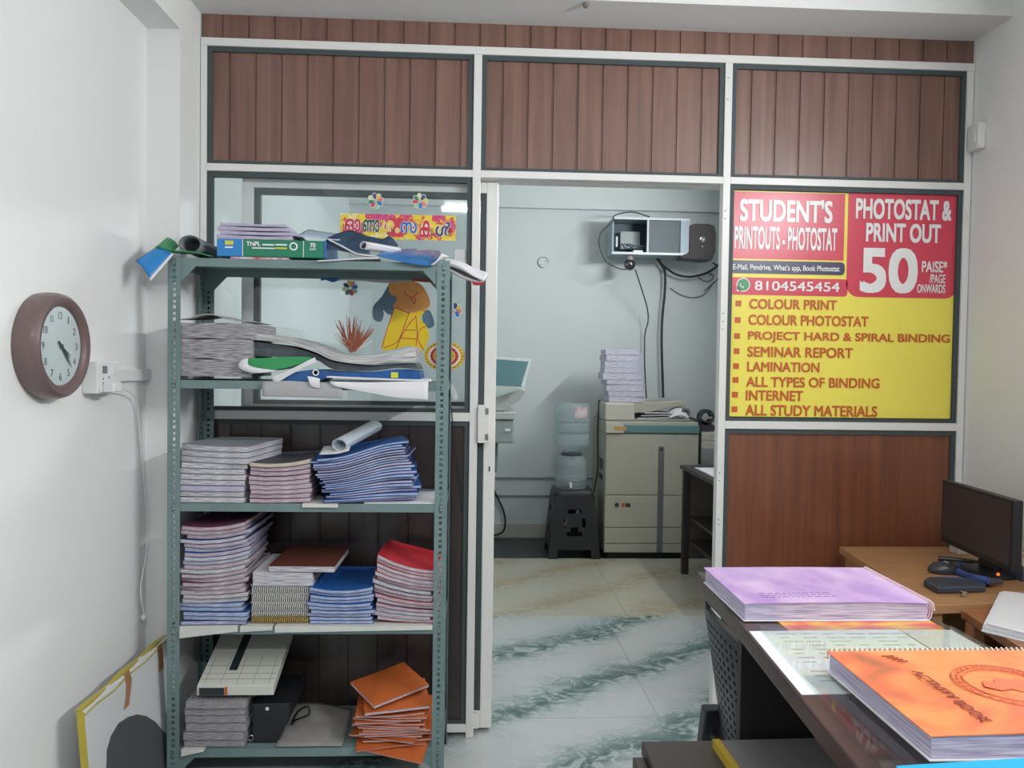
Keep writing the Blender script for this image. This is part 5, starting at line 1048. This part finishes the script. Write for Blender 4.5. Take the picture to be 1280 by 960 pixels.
MB().prism(P, Zc+.0076, Zc+.0185, 'z').build('pages', PG['white'], cy); MB().prism(P, Zc+.0186, Zc+.0198, 'z').build('front_cover', cov('cyan', (36, 160, 206), .35), cy)
# low dark table under the counter with a ledger
lt = thing('low_table', 'dark brown low table with a ledger tucked under the narrow counter', 'table', (.45, 1.1, 0))
LTW = M('dark brown table laminate', (66, 60, 58), .4, var=.1, scale=(3, 20, 20))
MB().box(.305, .478, .70, 1.338, .735, .76).build('table_top', LTW, lt, bevel=.002)
MB().box(.284, .304, .70, 1.312, 0, .745).build('side_board', LTW, lt, bevel=.002); MB().box(.306, .474, 1.30, 1.32, 0, .734).build('back_board', LTW, lt); MB().box(.306, .474, .705, .725, 0, .734).build('front_board', LTW, lt)
MB().box(.4785, .76, .70, 1.338, .735, .76).build('inner_shelf', LTW, lt, bevel=.002)
lg = thing('ledger', 'grey paged ledger with a yellow corner lying on the low dark table', 'ledger', (.56, 1.15, .761))
MB().slab(.436, .74, 1.06, 1.312, lambda x, y: .7615, lambda x, y: .775+.02*(y-1.06)*0, 6, 3, .03).build('pages', M('ledger paper', (128, 124, 126), .7, var=.1, scale=(30, 6, 6)), lg)
MB().slab(.4285, .441, 1.06, 1.311, lambda x, y: .7608, lambda x, y: .7758, 2, 3, .03).build('spine', M('ledger yellow', (190, 160, 50), .5), lg)
# black plastic chair tucked in behind the counter
ch = thing('plastic_chair', 'black plastic chair with a lattice back behind the narrow counter', 'chair', (.84, 1.86, 0))
CHB = M('black chair plastic', (40, 40, 44), .35)
YC0, YC1 = 1.63, 2.06
def bk(u, v):
    """back surface: u across, v up"""
    z_ = .47+.40*v-.03*(2*u-1)**2*v; x_ = .655-.055*v+.03*(2*u-1)**2; w_ = .5-.0*v; hw = .19+.025*v
    return Vector((x_, (YC0+YC1)/2+(2*u-1)*hw, z_))
b = MB(); NU, NV = 14, 18
def cell(u0, u1, v0, v1, hole):
    P = [bk(u0, v0), bk(u1, v0), bk(u1, v1), bk(u0, v1)]
    if not hole: b.quad(*P); return
    um, vm = (u0+u1)/2, (v0+v1)/2; k_ = .66
    D = [bk(um, vm-(v1-v0)/2*k_*1.2 if False else vm-(v1-v0)/2*k_), bk(um+(u1-u0)/2*k_, vm), bk(um, vm+(v1-v0)/2*k_), bk(um-(u1-u0)/2*k_, vm)]
    b.quad(P[0], P[1], D[1], D[0]); b.quad(P[1], P[2], D[2], D[1]); b.quad(P[2], P[3], D[3], D[2]); b.quad(P[3], P[0], D[0], D[3])
for j in range(NV):
    for i in range(NU):
        u0, u1, v0, v1 = i/NU, (i+1)/NU, j/NV, (j+1)/NV; slot = j == 15 and 3 <= i <= 10
        if slot: continue
        cell(u0, u1, v0, v1, 1 <= i < NU-1 and 1 <= j < 14)
b.build('backrest', CHB, ch, solid=.012)
MB().tube([bk(i/16, 1)+Vector((0, 0, .0)) for i in range(17)], .012, 8).build('top_rail', CHB, ch, smooth=True)
MB().prism(rrect(.64, 1.06, YC0+.01, YC1-.01, .06), .43, .452, 'z').build('seat', CHB, ch, bevel=.008)
for x_, y_, dx, dy in ((.66, YC0+.02, -.06, -.01), (.66, YC1-.02, -.06, .01), (1.03, YC0+.03, .04, -.01), (1.03, YC1-.03, .04, .01)):
    b = MB(); b.loft([[(x_+dx+s_*.018, y_+dy+t_*.02, 0.0) for s_, t_ in ((-1, -1), (1, -1), (1, 1), (-1, 1))], [(x_+s_*.026, y_+t_*.024, .44 if x_ > .7 else .50) for s_, t_ in ((-1, -1), (1, -1), (1, 1), (-1, 1))]]); b.build('leg', CHB, ch, bevel=.006)
# computer desk
Zd = .76
dk = thing('computer_desk', 'light wood desk with the monitor in the right corner', 'desk', (1.6, 2.4, 0))
A_, B_ = (1.368, 2.745), (1.302, 2.099); C2 = at(1280, 750, Z=Zd)
MB().prism([B_, (1.895, 2.165), (1.895, 2.80), (1.373, 2.80)], Zd-.026, Zd, 'z').build('desk_top', DESKW, dk, bevel=.002)
MB().prism([(1.318, 2.115), (1.345, 2.117), (1.415, 2.78), (1.388, 2.78)], 0, Zd-.027, 'z').build('side_panel', DESKW, dk)
MB().box(1.865, 1.89, 2.19, 2.78, 0, Zd-.027).build('side_panel', DESKW, dk)
MB().box(1.42, 1.864, 2.74, 2.76, .25, Zd-.027).build('back_panel', DESKW, dk)
d2 = thing('writing_desk', 'lower brown wood table with white papers in front of the computer desk', 'desk', (1.6, 1.8, 0))
D2W = wood_mat('brown wood laminate', (166, 108, 72), (146, 92, 60), .4, .1, (3, 26, 26))
e0, e1 = at(1183, 753, Z=.75), at(1230, 786, Z=.75)
MB().prism([(e1.x-.03, 1.55), (1.89, 1.60), (1.89, 2.155), (e0.x+.002, 2.095)], .726, .75, 'z').build('desk_top', D2W, d2, bevel=.002)
for x_, y_ in ((e1.x-.005, 1.62), (e0.x-.005, 2.03), (1.84, 1.65), (1.84, 2.08)): MB().box(x_, x_+.035, y_, y_+.035, 0, .725).build('leg', D2W, d2, bevel=.002)
MB().box(e1.x+.035, 1.86, 1.66, 1.675, .55, .725).build('apron', DARKP, d2)
q = [at(*p, Z=.752) for p in ((1247, 746), (1226, 788), (1290, 804), (1300, 752))]
for k in range(5):
    o_ = Vector((.004*random.uniform(-1, 1), .004*random.uniform(-1, 1), 0)); P = [(v.x+o_.x+.003*k, v.y+o_.y) for v in q]
    tag(MB().prism(P, .7505+.0042*k, .7538+.0042*k, 'z').build('paper_sheaf', PAPER, bevel=.0005), f'{nth(4-k, 5, "white paper sheaf")} in the stack on the brown table', 'papers', 'sheaves on the brown table')
# monitor
mo = thing('monitor', 'black flat computer monitor turned side on at the right of the desk', 'monitor', (1.70, 2.45, Zd))
tl_, tr_ = Vector((1.672, 2.655, 1.036)), Vector((1.632, 2.235, 1.036)); ax = (tr_-tl_).normalized(); nr = Vector((ax.y, -ax.x, 0)); nr = nr if nr.x < 0 else -nr
def mpan(u0, u1, z0, z1, d0, d1, nm, mat, bev=.003):
    b = MB(); P = [tl_+ax*u+Vector((0, 0, z_-tl_.z)) for u, z_ in ((u0, z0), (u1, z0), (u1, z1), (u0, z1))]; b.loft([[p-nr*d0 for p in P], [p-nr*d1 for p in P]]); return b.build(nm, mat, mo, bevel=bev)
W_ = (tr_-tl_).length
mpan(0, W_, .815, 1.036, 0, .03, 'case', BLACK, .004); mpan(.012, W_-.012, .835, 1.026, -.0012, 0, 'screen', M('dark screen', (64, 60, 60), .3), 0)
MB().lathe([(.09, 0), (.09, .008), (.07, .014), (.02, .016)], (1.70, 2.44, Zd), 32).build('stand_base', BLACK, mo, smooth=True)
MB().box(1.692, 1.715, 2.40, 2.48, Zd+.014, .90).build('stand_neck', BLACK, mo, bevel=.004)
# desk clutter
ms = thing('computer_mouse', 'black computer mouse on the desk in front of the monitor', 'mouse', (1.535, 2.43, Zd))
b = MB(); c = at(1181, 716, Z=Zd)
b.loft([[(c.x+.055*s_*math.cos(i*math.pi/10), c.y+.035*s_*math.sin(i*math.pi/10), Zd+h_) for i in range(20)] for s_, h_ in ((.92, .0005), (1, .008), (.94, .02), (.75, .03), (.4, .036))]); b.build('shell', M('mouse black', (52, 52, 56), .3), ms, smooth=True)
MB().box(c.x-.005, c.x+.005, c.y-.012, c.y+.004, Zd+.0345, Zd+.039).build('wheel', M('light grey plastic', (160, 160, 160), .5), ms, bevel=.002)
kb = tag(MB().tube(spline([at(1173, 698, Z=Zd+.008), at(1190, 699, Z=Zd+.01), at(1215, 702, Z=Zd+.01), at(1228, 705, Z=Zd+.008)], 5), .008, 8).build('black_pen', BLACK, smooth=True), 'black marker lying behind the mouse near the monitor', 'pen')
BH = M('blue grip', (50, 74, 132), .4)
sc2 = thing('punch_pliers', 'blue handled pliers lying open on the desk beside the mouse', 'pliers', at(1235, 727, Z=Zd))
hz = Zd+.012
MB().tube(spline([at(1172, 725, Z=hz), at(1190, 726, Z=hz), at(1215, 727, Z=hz), at(1234, 727, Z=hz)], 6), .0115, 8).build('handle', BH, sc2, smooth=True)
MB().tube(spline([at(1200, 706, Z=hz), at(1194, 709, Z=hz), at(1197, 714, Z=hz), at(1208, 719, Z=hz), at(1222, 723, Z=hz+.012), at(1236, 726, Z=hz+.014)], 6), .011, 8).build('handle', BH, sc2, smooth=True)
MB().tube([at(1234, 727, Z=hz+.006), at(1252, 727, Z=hz+.004)], [.014, .008], 8).build('jaw', M('dark steel', (96, 92, 96), .35, metal=.6), sc2, smooth=True)
ph = thing('pencil_case', 'dark flat pencil case with a metal clasp near the edge of the desk', 'case', at(1190, 738, Z=Zd))
P = [at(*p, Z=Zd) for p in ((1154, 733), (1172, 743), (1232, 741), (1232, 737), (1226, 731), (1160, 729))]
MB().prism([(v.x, v.y) for v in P], Zd+.0006, Zd+.022, 'z').build('case_body', M('case dark', (56, 62, 74), .4), ph, bevel=.006)
c = at(1204, 742, Z=Zd+.01); MB().box(c.x-.007, c.x+.007, c.y-.008, c.y+.004, Zd+.002, Zd+.018).build('clasp', STEEL, ph, bevel=.002)
ad = at(1203, 686, Y=2.70); tag(MB().box(ad.x-.03, ad.x+.04, 2.68, 2.73, Zd+.0006, Zd+.055).build('white_carton', M('carton white', (200, 196, 188), .6), bevel=.002), 'small white carton behind the monitor against the partition', 'carton')
pbx = thing('card_box', 'open box of brown cards at the right edge of the desk', 'box', at(1270, 715, Z=Zd))
c = at(1264, 722, Z=Zd)
b = MB(); bx0, bx1, by_0, by_1 = c.x, c.x+.12, c.y-.05, c.y+.13
b.box(bx0, bx1, by_0, by_1, Zd+.0006, Zd+.006); b.box(bx0, bx0+.004, by_0, by_1, Zd+.006, Zd+.05); b.box(bx1-.004, bx1, by_0, by_1, Zd+.006, Zd+.05); b.box(bx0+.004, bx1-.004, by_0, by_0+.004, Zd+.006, Zd+.03); b.box(bx0+.004, bx1-.004, by_1-.004, by_1, Zd+.006, Zd+.05)
b.build('tray', M('tray slate', (74, 80, 96), .5), pbx)
for k in range(6): MB().box(bx0+.006, bx1-.006, by_0+.01+.018*k, by_0+.022+.018*k, Zd+.007, Zd+.075+.003*(k % 2)).build('card', M('card '+str(k % 3), ((206, 190, 172), (176, 128, 100), (196, 176, 160))[k % 3], .7), pbx)
mb = MB(); ll = at(1249, 700, Z=Zd+.02); tag(MB().lathe([(.0045, 0), (.0045, .006), (.003, .008)], (1.672, 2.35, Zd+.0165), 12).build('indicator_lamp', emit_mat('amber glow', (255, 130, 50), .7)), 'tiny amber lamp glowing at the foot of the monitor', 'lamp')
# switch plate and bracket on the right wall
p, q = at(1216, 160, X=XR), at(1227, 187, X=XR)
wsb = thing('switch_plate', 'small white switch plate on the right wall beside the partition', 'switch', (XR, q.y, q.z))
MB().box(XR-.03, XR-.0005, 2.82, 2.885, q.z, p.z).build('plate', SBX, wsb, bevel=.004)
MB().box(XR-.034, XR-.03, 2.838, 2.868, q.z+.03, p.z-.03).build('rocker', SBX, wsb, bevel=.001)
cc = at(732, 4, Z=ZC); tag(MB().lathe([(.011, 0), (.009, -.012), (.004, -.016)], (cc.x, min(cc.y, 2.9), ZC-.0005), 16).build('ceiling_hook', M('brown rust', (120, 108, 96), .6)), 'small rusty hook on the beam over the middle bay of the partition', 'hook')
